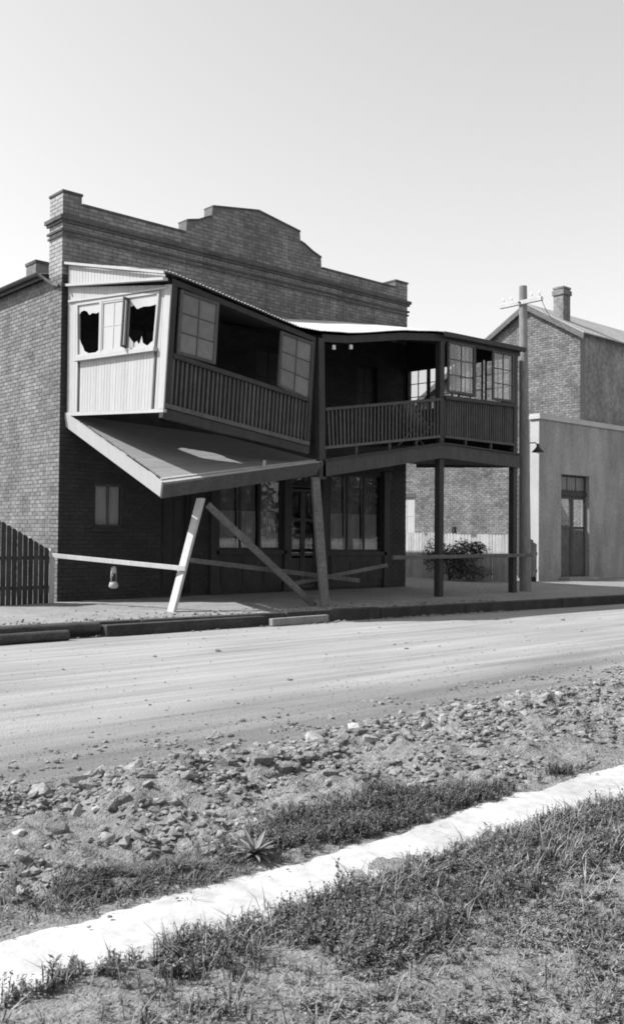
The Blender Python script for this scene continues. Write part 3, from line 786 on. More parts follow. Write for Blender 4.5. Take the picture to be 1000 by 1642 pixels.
p = MB().beam((.84, -3.6, .955), (5.15, -3.72, .47), .045, .09); single(p, 'barrier_rail', 'timber_grey', 'long barrier rail sagging between the pale prop and the middle post', 'rail', 'barrier rails', bevel=.004)
p = MB().beam((3.3, -3.62, .44), (6.25, -3.5, .78), .045, .08); single(p, 'barrier_rail', 'timber_grey', 'short barrier rail rising to the right behind the middle post', 'rail', 'barrier rails', bevel=.004)
p = MB().beam((6.35, -3.58, .95), (11.65, -3.6, .97), .05, .09); single(p, 'barrier_rail', 'timber_grey', 'level barrier rail across the posts to the telegraph pole', 'rail', 'barrier rails', bevel=.004)
# foot packing of broken ground round the prop
# lantern hung on the sunlit rail
lx, ly = .26, -1.83
lan = empty('hanging_lantern', (lx, ly, .36), 'small pale lantern hanging by a wire from the sunlit barrier rail', 'lantern')
MB().tube([(lx, ly, .86), (lx-.03, ly-.02, .80), (lx-.04, ly-.02, .76)], [.006]*3, 6).tube([(lx, ly, .86), (lx+.03, ly+.02, .80), (lx+.04, ly+.02, .76)], [.006]*3, 6).build('bail_wire', 'black_metal', lan)
MB().tube([(lx, ly, .79), (lx, ly, .77), (lx, ly, .68), (lx, ly, .65)], [.02, .05, .055, .035], 12).build('chimney_cap', 'white_paint', lan, smooth=True)
MB().tube([(lx, ly, .645), (lx, ly, .57), (lx, ly, .5)], [.035, .05, .035], 12).build('globe', 'black_metal', lan, smooth=True)
for s in (-1, 1): MB().tube([(lx+s*.058, ly+s*.02, .70), (lx+s*.066, ly+s*.022, .6), (lx+s*.06, ly+s*.02, .46)], [.012]*3, 8).build('side_tube', 'white_paint', lan, smooth=True)
MB().tube([(lx, ly, .5), (lx, ly, .48), (lx, ly, .40), (lx, ly, .365)], [.05, .075, .095, .06], 14).build('oil_tank', 'white_paint', lan, smooth=True)

# ------------------------------------------------------------------ fences
lf = empty('paling_fence', (-.9, -.3, 0), 'dark raked paling fence beside the sunlit brick side wall', 'fence')
for k in range(12):
    x = -.4-.115*k; t = 1.08+(x+.35)*-.55; t = min(t, 1.95)
    MB().prism([(x-.05, -.32, -.03), (x+.05, -.32, -.03), (x+.05, -.32, t-.02), (x, -.32, t+.035), (x-.05, -.32, t+.03)], (0, .018, 0)).build('paling', 'palings_dark', lf)
for z in (.3, .9): MB().box(-1.8, -.32, -.3, -.25, z, z+.07).build('fence_rail', 'palings_dark', lf)
MB().box(-.34, -.25, -.36, -.27, -.05, 1.12).build('fence_post', 'timber_pale', lf)

bf = empty('boundary_fence', (15.5, 2, 0), 'paling fence along the vacant lot, sunlit on top and shaded below', 'fence')
k = 0
for i in range(52):
    y = -.05+.125*i; t = 1.52+.05*noise.noise(Vector((y*1.5, 1, 1)))+(.05 if y > 3 else 0)
    x = 15.5+.02*noise.noise(Vector((y*3, 5, 1)))
    if 1.30 < y < 1.5 or i % 17 == 11: t -= .1
    poly = [(x, y-.056, -.05), (x, y+.056, -.05), (x, y+.056, t-.05), (x, y+.035, t-.012), (x, y, t), (x, y-.035, t-.012), (x, y-.056, t-.05)]
    MB().prism(poly, (.02, 0, 0)).build('paling', 'palings', bf)
for z in (.35, 1.2): MB().box(15.545, 15.61, -.1, 6.5, z, z+.08).build('fence_rail', 'palings', bf)
for y in (-.1, 2.3, 4.7): MB().box(15.545, 15.65, y-.06, y+.06, -.1, 1.75).build('fence_post', 'timber_dark', bf)

def leafy(mb, c, r, n, ls, seed, flat=.8):
    g_ = np.random.default_rng(seed)
    for _ in range(n):
        d = g_.normal(size=3); d /= np.linalg.norm(d); q = g_.random()**.45
        p = Vector((c[0]+d[0]*r[0]*q, c[1]+d[1]*r[1]*q, c[2]+d[2]*r[2]*q))
        if p.z < .02: continue
        a = Vector(g_.normal(size=3)).normalized()*ls*(.6+.8*g_.random()); b = a.orthogonal().normalized()*ls*.45
        i = len(mb.v); mb.v += [tuple(p-a), tuple(p+b), tuple(p+a), tuple(p-b)]; mb.f.append((i, i+1, i+2, i+3))
sh = empty('shrub', (14.6, 1.6, 0), 'dark leafy shrub growing against the lot fence', 'shrub')
mb = MB()
for c, r, n, s in (((14.9, 1.35, .8), (.35, .5, .6), 1000, 1), ((14.95, 2.0, .8), (.3, .6, .4), 900, 2), ((15.0, .85, 1.0), (.25, .35, .3), 420, 3), ((14.9, 2.5, .8), (.35, .5, .65), 800, 5), ((14.8, 1.2, .3), (.4, 1.1, .3), 800, 4), ((15.1, 1.2, 1.05), (.2, .8, .25), 420, 6)): leafy(mb, c, r, n, .05, s)
mb.build('foliage', 'hedge', sh, recalc=False)
for dx, dy in ((0, 0), (.15, .3), (.1, -.3)): MB().tube([(14.65, 1.7, -.03), (14.67+dx*.5, 1.7+dy*.5, .5), (14.7+dx, 1.75+dy, 1.0)], [.03, .02, .008], 6).build('stem', 'timber_dark', sh)

# ------------------------------------------------------------------ telegraph pole and street lamp
tp = empty('telegraph_pole', (11.78, -3.3, 0), 'rough telegraph pole with one crossarm at the balcony corner', 'pole')
mb = MB(); pts = []; rad = []
for k in range(18):
    t = k/17; pts.append((11.80-.16*t, -3.28, -.1+8.22*t)); rad.append(.158-.055*t+.006*noise.noise(Vector((t*9, 1, 2))))
mb.tube(pts, rad, 20); mb.build('shaft', 'pole', tp, smooth=False)
MB().beam((11.54, -2.62, 7.66), (11.54, -3.95, 7.66), .09, .11).build('crossarm', 'timber_pale', tp, bevel=.006)
MB().tube([(11.46, -3.28, 7.66), (11.66, -3.28, 7.66)], [.03, .03], 8).build('bolt', 'black_metal', tp)
for y in (-2.72, -2.98, -3.62, -3.86):
    i_ = MB().tube([(11.54, y, 7.7), (11.54, y, 7.8)], [.01, .01], 6).build('insulator_pin', 'ceramic', tp)
    MB().tube([(11.54, y, 7.78), (11.54, y, 7.80), (11.54, y, 7.85), (11.54, y, 7.88)], [.02, .028, .02, .012], 10).build('insulator_cup', 'ceramic', i_, smooth=True)
sl = empty('street_lamp', (12.05, -3.35, 3.7), 'small black lamp shade on a bracket beside the telegraph pole', 'lamp')
MB().tube([(11.9, -3.32, 3.95), (12.1, -3.36, 3.97), (12.2, -3.38, 3.9)], [.015]*3, 8).build('bracket', 'black_metal', sl)
MB().tube([(12.2, -3.38, 3.95), (12.2, -3.38, 3.88), (12.2, -3.38, 3.84), (12.2, -3.38, 3.72)], [.03, .04, .06, .17], 16).build('shade', 'black_metal', sl, smooth=True)
MB().tube([(12.2, -3.38, 3.74), (12.2, -3.38, 3.68)], [.03, .02], 10).build('bulb', 'ceramic', sl, smooth=True)

# service wires from the crossarm to the house
def wire(a, b, sag, label):
    a, b = Vector(a), Vector(b); pts = []
    for k in range(13):
        t = k/12; p_ = a.lerp(b, t); p_.z -= sag*4*t*(1-t); pts.append(p_)
    single(MB().tube(pts, [.009]*13, 5), 'service_wire', 'black_metal', label, 'wire', 'wires at the telegraph pole', base=a)
wire((11.54, -3.86, 7.80), (20.34, 1.4, 9.3), .22, 'overhead wire from the crossarm to the far chimney')

# ------------------------------------------------------------------ brick gable house beyond the lot
gh = empty('gable_house', (20, 5, 0), 'tall brick house with sunlit gable wall and chimney beyond the lot', 'house')
GX = 20.0
AP = (2.5, 10.0)
def gtop(u):   # u from y=.27
    y = u+.27
    return AP[1]-(AP[0]-y)*.585 if y < AP[0] else AP[1]-(y-AP[0])*.575
GW = 9.9
ghole = [(8.02-.27, 8.98-.27, 1.5, 3.02)]
gb = MB()
ys = [0, 2.23, 7.75, 8.71, GW]
for a, b in zip(ys, ys[1:]):
    if a == 7.75:
        gb.box(GX+.009, GX+.3, a+.27, b+.27, -.2, 1.5)
        gb.hexa([(GX+.009, a+.27, 3.02), (GX+.3, a+.27, 3.02), (GX+.3, b+.27, 3.02), (GX+.009, b+.27, 3.02), (GX+.009, a+.27, gtop(a)), (GX+.3, a+.27, gtop(a)), (GX+.3, b+.27, gtop(b)), (GX+.009, b+.27, gtop(b))])
    else:
        gb.hexa([(GX+.009, a+.27, -.2), (GX+.3, a+.27, -.2), (GX+.3, b+.27, -.2), (GX+.009, b+.27, -.2), (GX+.009, a+.27, gtop(a)), (GX+.3, a+.27, gtop(a)), (GX+.3, b+.27, gtop(b)), (GX+.009, b+.27, gtop(b))])
gw = gb.build('gable_wall', 'mortar', gh)
lay(gw, (GX+.009, .27, 0), (0, 1, 0), (-1, 0, 0), GW, gtop, ghole, 'brick_gable', lambda c: c.z > 1.6 and c.y < 8)
MB().box(GX+.3, 34, .27, .57, -.2, gtop(0)).build('front_wall', 'brick_front', gh)
MB().box(GX+.3, 34, GW+.0, GW+.27, -.2, gtop(GW)-.1).build('rear_wall', 'brick_gable', gh)
def ry(y): return (AP[1]-(AP[0]-y)*.585 if y < AP[0] else AP[1]-(y-AP[0])*.575)
MB().hexa([(GX-.18, .02, ry(.02)+.05), (34, .02, ry(.02)+.05), (34, AP[0], AP[1]+.05), (GX-.18, AP[0], AP[1]+.05), (GX-.18, .02, ry(.02)+.09), (34, .02, ry(.02)+.09), (34, AP[0], AP[1]+.09), (GX-.18, AP[0], AP[1]+.09)]) \
    .hexa([(GX-.18, AP[0]+.001, AP[1]+.05), (34, AP[0]+.001, AP[1]+.05), (34, 10.5, ry(10.5)+.05), (GX-.18, 10.5, ry(10.5)+.05), (GX-.18, AP[0]+.001, AP[1]+.09), (34, AP[0]+.001, AP[1]+.09), (34, 10.5, ry(10.5)+.09), (GX-.18, 10.5, ry(10.5)+.09)]).build('roof', 'iron_old', gh)
vb = MB()
vb.hexa([(GX-.2, .02, ry(.02)-.16), (GX-.15, .02, ry(.02)-.16), (GX-.15, AP[0], AP[1]-.16), (GX-.2, AP[0], AP[1]-.16), (GX-.2, .02, ry(.02)+.045), (GX-.15, .02, ry(.02)+.045), (GX-.15, AP[0], AP[1]+.045), (GX-.2, AP[0], AP[1]+.045)])
vb.hexa([(GX-.2, AP[0]+.002, AP[1]-.16), (GX-.15, AP[0]+.002, AP[1]-.16), (GX-.15, 10.5, ry(10.5)-.16), (GX-.2, 10.5, ry(10.5)-.16), (GX-.2, AP[0]+.002, AP[1]+.045), (GX-.15, AP[0]+.002, AP[1]+.045), (GX-.15, 10.5, ry(10.5)+.045), (GX-.2, 10.5, ry(10.5)+.045)])
vb.build('bargeboard', 'timber_grey', gh)
c1 = MB().box(20.35, 20.8, 1.2, 1.62, 8.9, 10.5)
cho = c1.build('chimney', 'brick_gable', gh)
MB().box(20.31, 20.84, 1.16, 1.66, 10.27, 10.44).box(20.33, 20.82, 1.18, 1.64, 10.502, 10.57).build('chimney_cap', 'brick_gable', cho)
gwi = window(gh, quad((GX+.1, 8.98, 1.5), (GX+.1, 8.02, 1.5), (GX+.1, 8.02, 3.02), (GX+.1, 8.98, 3.02)), 2, 2, 'white_paint', 'white_glass', fr=.06, mun=.03)
MB().box(GX-.05, GX+.1, 7.95, 9.05, 1.4, 1.495).build('sill', 'render_pale', gwi)
MB().box(GX-.004, GX+.008, 7.95, 9.05, 3.03, 3.2).build('lintel', 'render_dark', gwi)
# lower rendered wing behind the gable is left out: nothing of it shows

# ------------------------------------------------------------------ rendered shopfront at the right
rs = empty('rendered_shopfront', (20, 0, 0), 'plain rendered shopfront with sunlit end and door at the right', 'shop')
rw = MB()
rw.box(17.0, 18.28, -.1, .25, -.2, 5.32); rw.box(18.28, 20.0, -.1, .25, 3.57, 5.32); rw.box(20.0, 34, -.1, .25, -.2, 5.32)
rw.build('wall', 'render_wall', rs)
MB().box(16.996, 16.999, -.098, .248, -.19, 5.315).build('brightened_end_face', 'render_pale', rs)  # paler sheet on the sunlit end, its brightness painted into the render
MB().box(16.93, 34, -.17, .26, 5.323, 5.43).box(16.96, 34, -.14, .255, 5.432, 5.5).build('coping', 'render_pale', rs)
fl = window(rs, quad((18.28, .1, 3.0), (20.0, .1, 3.0), (20.0, .1, 3.56), (18.28, .1, 3.56)), 3, 1, 'dark_paint', 'frosted', name='fanlight', fr=.06)
MB().box(18.28, 20.0, .0, .2, 2.86, 2.997).build('transom', 'dark_paint', rs)
for x0, x1 in ((18.28, 19.13), (19.15, 20.0)):
    dd = window(rs, quad((x0, .1, .05), (x1, .1, .05), (x1, .1, 2.85), (x0, .1, 2.85)), 1, 2, 'mid_paint', None, name='door', fr=.1, mun=.1, rowv=[0, .62, 1])
    MB().box(x0+.1, x1-.1, .07, .08, 1.85, 2.75).build('pane', 'glass', dd)
    MB().box(x0+.1, x1-.1, .065, .08, .15, 1.7).build('panel', 'timber_grey', dd)
MB().box(18.2, 20.1, -.5, -.101, -.1, .1).build('doorstep', 'render_wall', rs)
MB().box(18.28, 20.0, 1.6, 1.65, 0, 3.6).build('inner_wall', 'dark_room', rs)
gt = empty('end_shadow_boards', (16.6, .2, 0), 'dark round-topped boards standing in for a shadow on the sunlit end of the shopfront', 'shadow boards')
for k in range(4):  # added dark boards, shaped as the shadow cast on this end wall
    y = -.25+.13*k; t = 1.1+.28*math.sin(math.pi*(.18+.2*k))
    MB().prism([(16.55, y-.06, -.03), (16.55, y+.06, -.03), (16.55, y+.06, t+.02), (16.55, y-.06, t-.04+.02*k)], (.03, 0, 0)).build('board', 'palings_dark', gt)
MB().box(16.585, 16.63, -.3, .2, .3, .4).box(16.585, 16.63, -.3, .2, .85, .95).build('ledge', 'palings_dark', gt)

# ------------------------------------------------------------------ timbers in the gutter
def log(a, b, r, label, m='timber_dark', endm='timber_pale'):
    t = empty('log', ((a[0]+b[0])/2, (a[1]+b[1])/2, min(a[2], b[2])-r), label, 'log', 'timbers lying in the gutter')
    n_ = 7; pts = [Vector(a).lerp(Vector(b), k/n_)+Vector((0, .01*math.sin(k*1.7), .006*math.cos(k*2.3))) for k in range(n_+1)]
    MB().tube(pts, [r*(1+.06*math.sin(k*2.1)) for k in range(n_+1)], 14, cap=False).build('bark', m, t, smooth=True)
    d = (Vector(b)-Vector(a)).normalized()
    for q, s in ((pts[-1], 1), (pts[0], -1)):
        MB().tube([q-d*s*.01, q+d*s*.004], [r*1.0, r*.93], 14).build('sawn_end', endm, t)
log((-4.8, -5.33, -.08), (-2.5, -5.22, -.09), .085, 'round log in the gutter with sawn end nearest the road, at far left')
log((-4.2, -4.86, -.02), (-1.8, -4.9, -.03), .08, 'round log lying against the kerb above the roadside log')
def plank(a, b, wd, ht, m, label):
    p_ = MB().beam(a, b, wd, ht); single(p_, 'gutter_timber', m, label, 'timber', 'timbers lying in the gutter', bevel=.008)
plank((-1.75, -5.0, -.09), (1.35, -5.12, -.09), .2, .18, 'timber_dark', 'long dark squared timber in the gutter left of the pale prop foot')
plank((1.35, -5.35, -.1), (2.75, -5.3, -.1), .1, .13, 'timber', 'short pale plank lying in the gutter near the middle post')

# ------------------------------------------------------------------ opposite side of the street, mirrored in the shop glass
pf = empty('picket_fence', (22, -20.2, 0), 'white picket fence across the street, mirrored in the shop windows', 'fence')
me = None
for k in range(170):
    x = 8+.16*k
    if me is None:
        o = MB().prism([(-.035, 0, 0), (.035, 0, 0), (.035, 0, 1.2), (0, 0, 1.28), (-.035, 0, 1.2)], (0, .02, 0)).build('picket', 'picket_white'); me = o.data
    else:
        o = bpy.data.objects.new('picket', me); C.objects.link(o)
    o.parent = pf; o.location = (x-22, 0, -.02)
for z in (.3, .95): MB().box(7.9, 35.2, -20.24, -20.2, z, z+.08).build('fence_rail', 'picket_white', pf)
for k in range(12):
    x = -16+5.2*k+random.uniform(-.8, .8); y = -27+random.uniform(-1.2, 1.2); hh = 7.2+random.uniform(-1, 1.2)
    tr_ = empty('street_tree', (x, y, 0), 'dark leafy tree across the street, mirrored in the shop glass', 'tree', 'trees across the street')
    MB().tube([(x, y, -.1), (x+.1, y, 1.3), (x, y+.1, 2.6), (x+.1, y, hh*.7)], [.26, .2, .16, .05], 10).build('trunk', 'timber_dark', tr_, smooth=True)
    hb = MB()
    for q in range(7):
        a = q*.9+k; rr = 1.5 if q else 0
        leafy(hb, (x+math.cos(a)*rr, y+math.sin(a)*rr*.8, hh*.36+(q % 3)*hh*.17), (1.7, 1.6, 1.9), 420, .2, 100+k*9+q)
    hb.build('crown', 'hedge', tr_, recalc=False)

# ------------------------------------------------------------------ stones
def hull(seed, n=13, sq=(1, .8, .62)):
    g_ = np.random.default_rng(seed); bm = bmesh.new()
    for _ in range(n):
        d = g_.normal(size=3); d /= np.linalg.norm(d); d *= .75+.35*g_.random()
        bm.verts.new((d[0]*sq[0], d[1]*sq[1], d[2]*sq[2]))
    r = bmesh.ops.convex_hull(bm, input=bm.verts)
    bmesh.ops.delete(bm, geom=[v for v in bm.verts if not v.link_faces], context='VERTS')
    me = bpy.data.meshes.new('stone'); bm.to_mesh(me); bm.free(); me.materials.append(M['rock']); return me
HULL = [hull(300+i, 15+i % 8, (1, .65+.35*random.random(), .55+.35*random.random())) for i in range(14)]

def zg(x, y): return h_verge(x, y) if y < -13.0 else h_road(x, y)
GRP = 'broken stones strewn beside the road'
def stone(x, y, r, label, rot=None):
    o = bpy.data.objects.new('stone', random.choice(HULL)); C.objects.link(o)
    o.scale = (r, r*random.uniform(.75, 1.05), r*random.uniform(.7, 1.0))
    o.rotation_euler = rot or (random.uniform(-.4, .4), random.uniform(-.4, .4), random.uniform(0, 6.28))
    o.location = (x, y, zg(x, y)+r*random.uniform(-.05, .2))
    return setp(o, label, 'stone', GRP)
for x, y, r, l in ((-6.55, -13.12, .13, 'large pale-topped boulder at the far left edge of the rubble'), (-5.98, -13.26, .085, 'pale pointed stone alone at the road edge left of centre'),
                   (-7.0, -14.40, .075, 'dark angular stone below the left rubble patch near the weeds'), (-7.10, -13.95, .085, 'dark block of stone in the left cluster'),
                   (-7.22, -13.85, .08, 'big stone at the left border of the picture'), (-6.95, -14.15, .075, 'squat stone just right of the left cluster'),
                   (-4.74, -13.2, .1, 'largest stone of the pile at centre beside the road'), (-4.35, -13.22, .08, 'flat pale stone on top of the centre pile'),
                   (-4.58, -13.62, .075, 'broad stone in front of the centre pile'), (-6.85, -13.2, .10, 'rounded dark lump at the left end of the road edge'),
                   (-6.62, -14.75, .06, 'pale wedge stone beside the matted dry grass')):
    stone(x, y, r, l)
cnt = 0; tries = 0
LBL = 'grey broken stone lying in the rubble beside the road'
def px(P3):
    d = Vector(P3)-CAM; z = d.dot(fw)
    return (500+FPX*d.dot(r2)/z, 821-FPX*d.dot(u2)/z) if z > .1 else (-999, -999)
while cnt < 285 and tries < 60000:
    tries += 1
    t = random.random()
    y = random.gauss(-13.28, .22) if t < .5 else random.uniform(-14.75, -13.0)
    x = random.uniform(-8.2, 0.2)
    X_, Y_ = px((x, y, 0))
    if not (-20 < X_ < 1020): continue
    dens = .35+1.5*fbm(x, y, 1.4, 3, 40)+(.35 if -5.6 < x < -2.8 and y > -13.9 else 0)+(.25 if x < -6.3 else 0)
    if random.random() > dens: continue
    if y < -14.3 and random.random() < .6: continue
    r = random.uniform(.024, .05) if random.random() < .78 else random.uniform(.05, .085)
    if X_ < 0 or Y_ < 1085: continue
    zone = 'at the left' if X_ < 330 else ('in the middle' if X_ < 660 else 'at the right')
    row = 'along the road edge' if y > -13.5 else ('in the rubble strip' if y > -14.2 else 'near the weeds by the pale path')
    stone(x, y, r, '%s broken stone %s %s of the picture' % ('chunky' if r > .05 else 'small', row, zone)); cnt += 1
# gravel: everything too small to count
pv = []; pfc = []
base = []
for me in HULL[:8]:
    base.append((np.array([v.co[:] for v in me.vertices]), [tuple(p_.vertices) for p_ in me.polygons]))
n = 0; tries = 0; voff = 0; PV = []
while n < 10000 and tries < 160000:
    tries += 1
    y = random.gauss(-13.5, .6) if random.random() < .75 else random.uniform(-15.0, -12.3)
    if y > -12.25 or y < -15.02: continue
    x = random.uniform(-8.4, 1.5)
    X_, Y_ = px((x, y, 0))
    if not (-30 < X_ < 1030): continue
    d = .35+1.6*fbm(x, y, 1.7, 4, 50)
    if y > -12.95: d *= .25
    if random.random() > d: continue
    vs_, fs_ = base[n % 8]; r = .008+.028*random.random()**1.9
    th = random.uniform(0, 6.28); c_, s_ = math.cos(th), math.sin(th)
    R = np.array([[c_, -s_, 0], [s_, c_, 0], [0, 0, 1]])
    PV.append((vs_*np.array([1, 1, .8]))@R.T*r+np.array([x, y, zg(x, y)+r*.2]))
    pfc += [tuple(i+voff for i in f) for f in fs_]; voff += len(vs_); n += 1
for q in range(16000):
    y = random.uniform(-15.05, -12.2) if q < 11000 else random.uniform(-17.3, -15.6)
    x = random.uniform(-8.4, 0.5)
    X_, Y_ = px((x, y, 0))
    if not (-20 < X_ < 1020) or Y_ > 1700: continue
    if y > -13 and random.random() < .7: continue
    r = .0025+.008*random.random()**1.6; vs_, fs_ = base[q % 8]
    PV.append(vs_*r*np.array([1, 1, .8])+np.array([x, y, zg(x, y)+r*.2]))
    pfc += [tuple(i+voff for i in f) for f in fs_]; voff += len(vs_)
for q in range(2600):
    y = -13+abs(random.gauss(0, 1.3)) if q < 1700 else random.uniform(-13, -5); x = random.uniform(-8, 8)
    if y > kerb_y(x)-.2: continue
    r = .004+.014*random.random()**2.5; vs_, fs_ = base[q % 8]
    PV.append(vs_*r*np.array([1, 1, .7])+np.array([x, y, zg(x, y)+r*.15]))
    pfc += [tuple(i+voff for i in f) for f in fs_]; voff += len(vs_)
# a thin scatter on the trodden ground along the kerb and near the camera
for q in range(1900):
    if q >= 1500:
        x = random.uniform(-8.2, -3.5); n_, f_ = path_edges(x); y = random.choice((n_, f_))+random.gauss(0, .05); z = .012; r = .003+.009*random.random()**2
    elif q < 700:
        x = random.uniform(-5, 6); y = kerb_y(x)+abs(random.gauss(0, .8))+.1
        z = .005; r = .008+.03*random.random()**3
    else:
        x = random.uniform(-8.2, -4.5); y = random.uniform(-17.2, -15.6); z = h_verge(x, y); r = .004+.012*random.random()**2
    vs_, fs_ = base[q % 8]; th = random.uniform(0, 6.28); c_, s_ = math.cos(th), math.sin(th)
    R = np.array([[c_, -s_, 0], [s_, c_, 0], [0, 0, 1]])
    PV.append((vs_*np.array([1, 1, .7]))@R.T*r+np.array([x, y, z+r*.15]))
    pfc += [tuple(i+voff for i in f) for f in fs_]; voff += len(vs_)
CV = []; cfc = []; coff = 0
for q in range(3400):
    if q < 2500:
        y = random.gauss(-13.45, .5); x = random.uniform(-8, 1.0)
        if y > -12.85 or y < -14.9 or fbm(x, y, 1.6, 3, 80) < .02: continue
        z = zg(x, y); r = .018+.065*random.random()**2.0
    else:
        x = random.uniform(-5, 8); y = (kerb_y(x)-.12-abs(random.gauss(0, .16)) if q < 2950 else random.uniform(-12.8, -5.5)) if q < 3000 else kerb_y(x)+.1+abs(random.gauss(0, .3))
        z = h_road(x, y) if q < 3000 else .01; r = .015+.05*random.random()**3
    vs_, fs_ = base[q % 8]; th = random.uniform(0, 6.28); c_, s_ = math.cos(th), math.sin(th)
    R = np.array([[c_, -s_, 0], [s_, c_, 0], [0, 0, 1]])
    CV.append((vs_*np.array([1, 1, .75]))@R.T*r+np.array([x, y, z+r*.1]))
    cfc += [tuple(i+coff for i in f) for f in fs_]; coff += len(vs_)
mb = MB(); mb.v = [tuple(q) for q in np.concatenate(CV)]; mb.f = cfc
setp(mb.build('clods', 'dirt', recalc=False), 'dark clods of earth among the stones and along the kerb', 'earth', kind='stuff')
mb = MB(); mb.v = [tuple(q) for q in np.concatenate(PV)]; mb.f = pfc
o = mb.build('gravel', 'pebble', recalc=False)
setp(o, 'loose gravel scattered over the stony ground', 'gravel', kind='stuff')

# ------------------------------------------------------------------ weeds and grass
def weeds(name, spots, m, label, hscale=1.0, leafy_=True, lean=.35):
    """each spot: (x, y, height); stems with small leaves, blades at the foot"""
    V = []; F = []
    def tri(a, b, c): i = len(V); V.extend((a, b, c)); F.append((i, i+1, i+2))
    def quad_(a, b, c, d): i = len(V); V.extend((a, b, c, d)); F.append((i, i+1, i+2, i+3))
    R = random.random
    for (x, y, h) in spots:
        z = zg(x, y)+.002
        ns = 2+int(R()*3)
        for _ in range(ns):
            th = R()*6.283; ln = h*(.55+.6*R())*hscale; le = lean*(.3+R())*ln
            dx, dy = math.cos(th), math.sin(th)
            wv_ = .0016+.0012*R(); px2, py2 = -dy*wv_, dx*wv_
            x0, y0 = x+(R()-.5)*.03, y+(R()-.5)*.03
            m1 = (x0+dx*le*.35, y0+dy*le*.35, z+ln*.6); m2 = (x0+dx*le, y0+dy*le, z+ln)
            quad_((x0-px2, y0-py2, z-.01), (x0+px2, y0+py2, z-.01), (m1[0]+px2, m1[1]+py2, m1[2]), (m1[0]-px2, m1[1]-py2, m1[2]))
            tri((m1[0]-px2, m1[1]-py2, m1[2]), (m1[0]+px2, m1[1]+py2, m1[2]), m2)
            if leafy_:
                for _k in range(6+int(R()*7)):
                    t = .15+.85*R(); bx = x0+dx*le*t*t; by = y0+dy*le*t*t; bz = z+ln*t
                    a2 = R()*6.283; l2 = (.005+.010*R()); ux, uy, uz = math.cos(a2)*l2, math.sin(a2)*l2, l2*(R()*1.1-.25)
                    sx, sy = -math.sin(a2)*l2*.3, math.cos(a2)*l2*.3
                    quad_((bx, by, bz), (bx+ux*.5+sx, by+uy*.5+sy, bz+uz*.6), (bx+ux, by+uy, bz+uz), (bx+ux*.5-sx, by+uy*.5-sy, bz+uz*.4))
        for _ in range(3):
            th = R()*6.283; ln = h*(.3+.5*R()); dx, dy = math.cos(th), math.sin(th); ww = .0025
            x0, y0 = x+(R()-.5)*.05, y+(R()-.5)*.05
            tri((x0-dy*ww, y0+dx*ww, z-.005), (x0+dy*ww, y0-dx*ww, z-.005), (x0+dx*ln*.8, y0+dy*ln*.8, z+ln*.6))
    mb = MB(); mb.v = V; mb.f = F
    o = mb.build(name, m, recalc=False)
    return setp(o, label, 'weeds', kind='stuff')

def scatter(n, ybox, xbox, dens, hf):
    out = []; tr_ = 0
    while len(out) < n and tr_ < n*30:
        tr_ += 1
        x = random.uniform(*xbox); y = random.uniform(*ybox)
        X_, Y_ = px((x, y, 0))
        if not (-40 < X_ < 1040) or Y_ > 1720: continue
        if random.random() > dens(x, y): continue
        out.append((x, y, hf(x, y)))
    return out
# the band along the near edge of the pale footpath
def d_near(x, y):
    n_, f_ = path_edges(x)
    if y > n_+.09: return .0
    if y > n_: return .22*(1-(y-n_)/.09)
    e = n_-y       # distance inside the band
    wdt = .40+.16*fbm(x, 0, .9, 2, 60)-max(0, (-6.95-x))*.55
    if x < -7.5: wdt -= (-7.5-x)*.35
    a = .95 if e < wdt else max(.0, .95-(e-wdt)*4.5)
    if x < -7.45: a *= max(.12, 1-(-7.45-x)*2.2)
    return max(a*(.75+.8*fbm(x, y, 3, 3, 61)), .05 if fbm(x, y, 2.2, 3, 66) > -.05 else .0)
def d_near2(x, y): return d_near(x, y)*(1 if fbm(x, y, 2.4, 3, 88) > -.02 else .22)
weeds('roadside_weeds', scatter(2900, (-17.4, -15.45), (-8.3, -3.6), d_near2, lambda x, y: (.025+.045*random.random()**1.6+(.06 if random.random() < .06 else 0))*(1 if y > -16.1 else .6)), 'leaf_dark',
      'dense low dark weeds along the near edge of the pale path')
weeds('mixed_weeds', scatter(2300, (-17.4, -15.42), (-8.3, -3.6), d_near2, lambda x, y: (.025+.05*random.random()**1.6)*(1 if y > -16.1 else .6)), 'leaf_mid',
      'lighter leafy weeds mixed into the near weed band')
def d_bent(x, y): return d_near(x, y)*.8 if fbm(x, y, 1.8, 3, 91) > 0 else .03
weeds('bent_grass', scatter(520, (-17.3, -15.45), (-8.3, -3.6), d_bent, lambda x, y: .05+.07*random.random()), 'leaf_pale', 'bent dry grass blades among the near weeds', leafy_=False, lean=1.5)
weeds('creeping_weeds', scatter(800, (-17.4, -15.9), (-8.3, -3.6), lambda x, y: .75 if fbm(x, y, 2.6, 4, 95) > -.02 else .08, lambda x, y: .01+.02*random.random()), 'leaf_mid', 'creeping weeds thinly covering the bare dirt nearest the camera')
# clumps beyond the path
CL = [(-5.98, -14.90, .42, .17, 1.0), (-6.38, -14.92, .2, .12, .8), (-5.22, -14.98, .24, .11, .95), (-5.6, -14.75, .2, .1, .5), (-7.35, -14.92, .2, .09, .08), (-4.3, -15.0, .25, .05, .3)]
def d_far(x, y):
    n_, f_ = path_edges(x)
    if y < f_-.1: return 0
    k_ = .35 if y < f_ else 1
    return k_*max(a*math.exp(-((x-cx)/sx)**2-((y-cy)/sy)**2) for cx, cy, sx, sy, a in CL)
weeds('path_weeds', scatter(2000, (-15.15, -14.2), (-8.2, -3.4), d_far, lambda x, y: .03+.06*random.random()**1.6), 'leaf_dark', 'dark weed clumps along the far edge of the pale path')
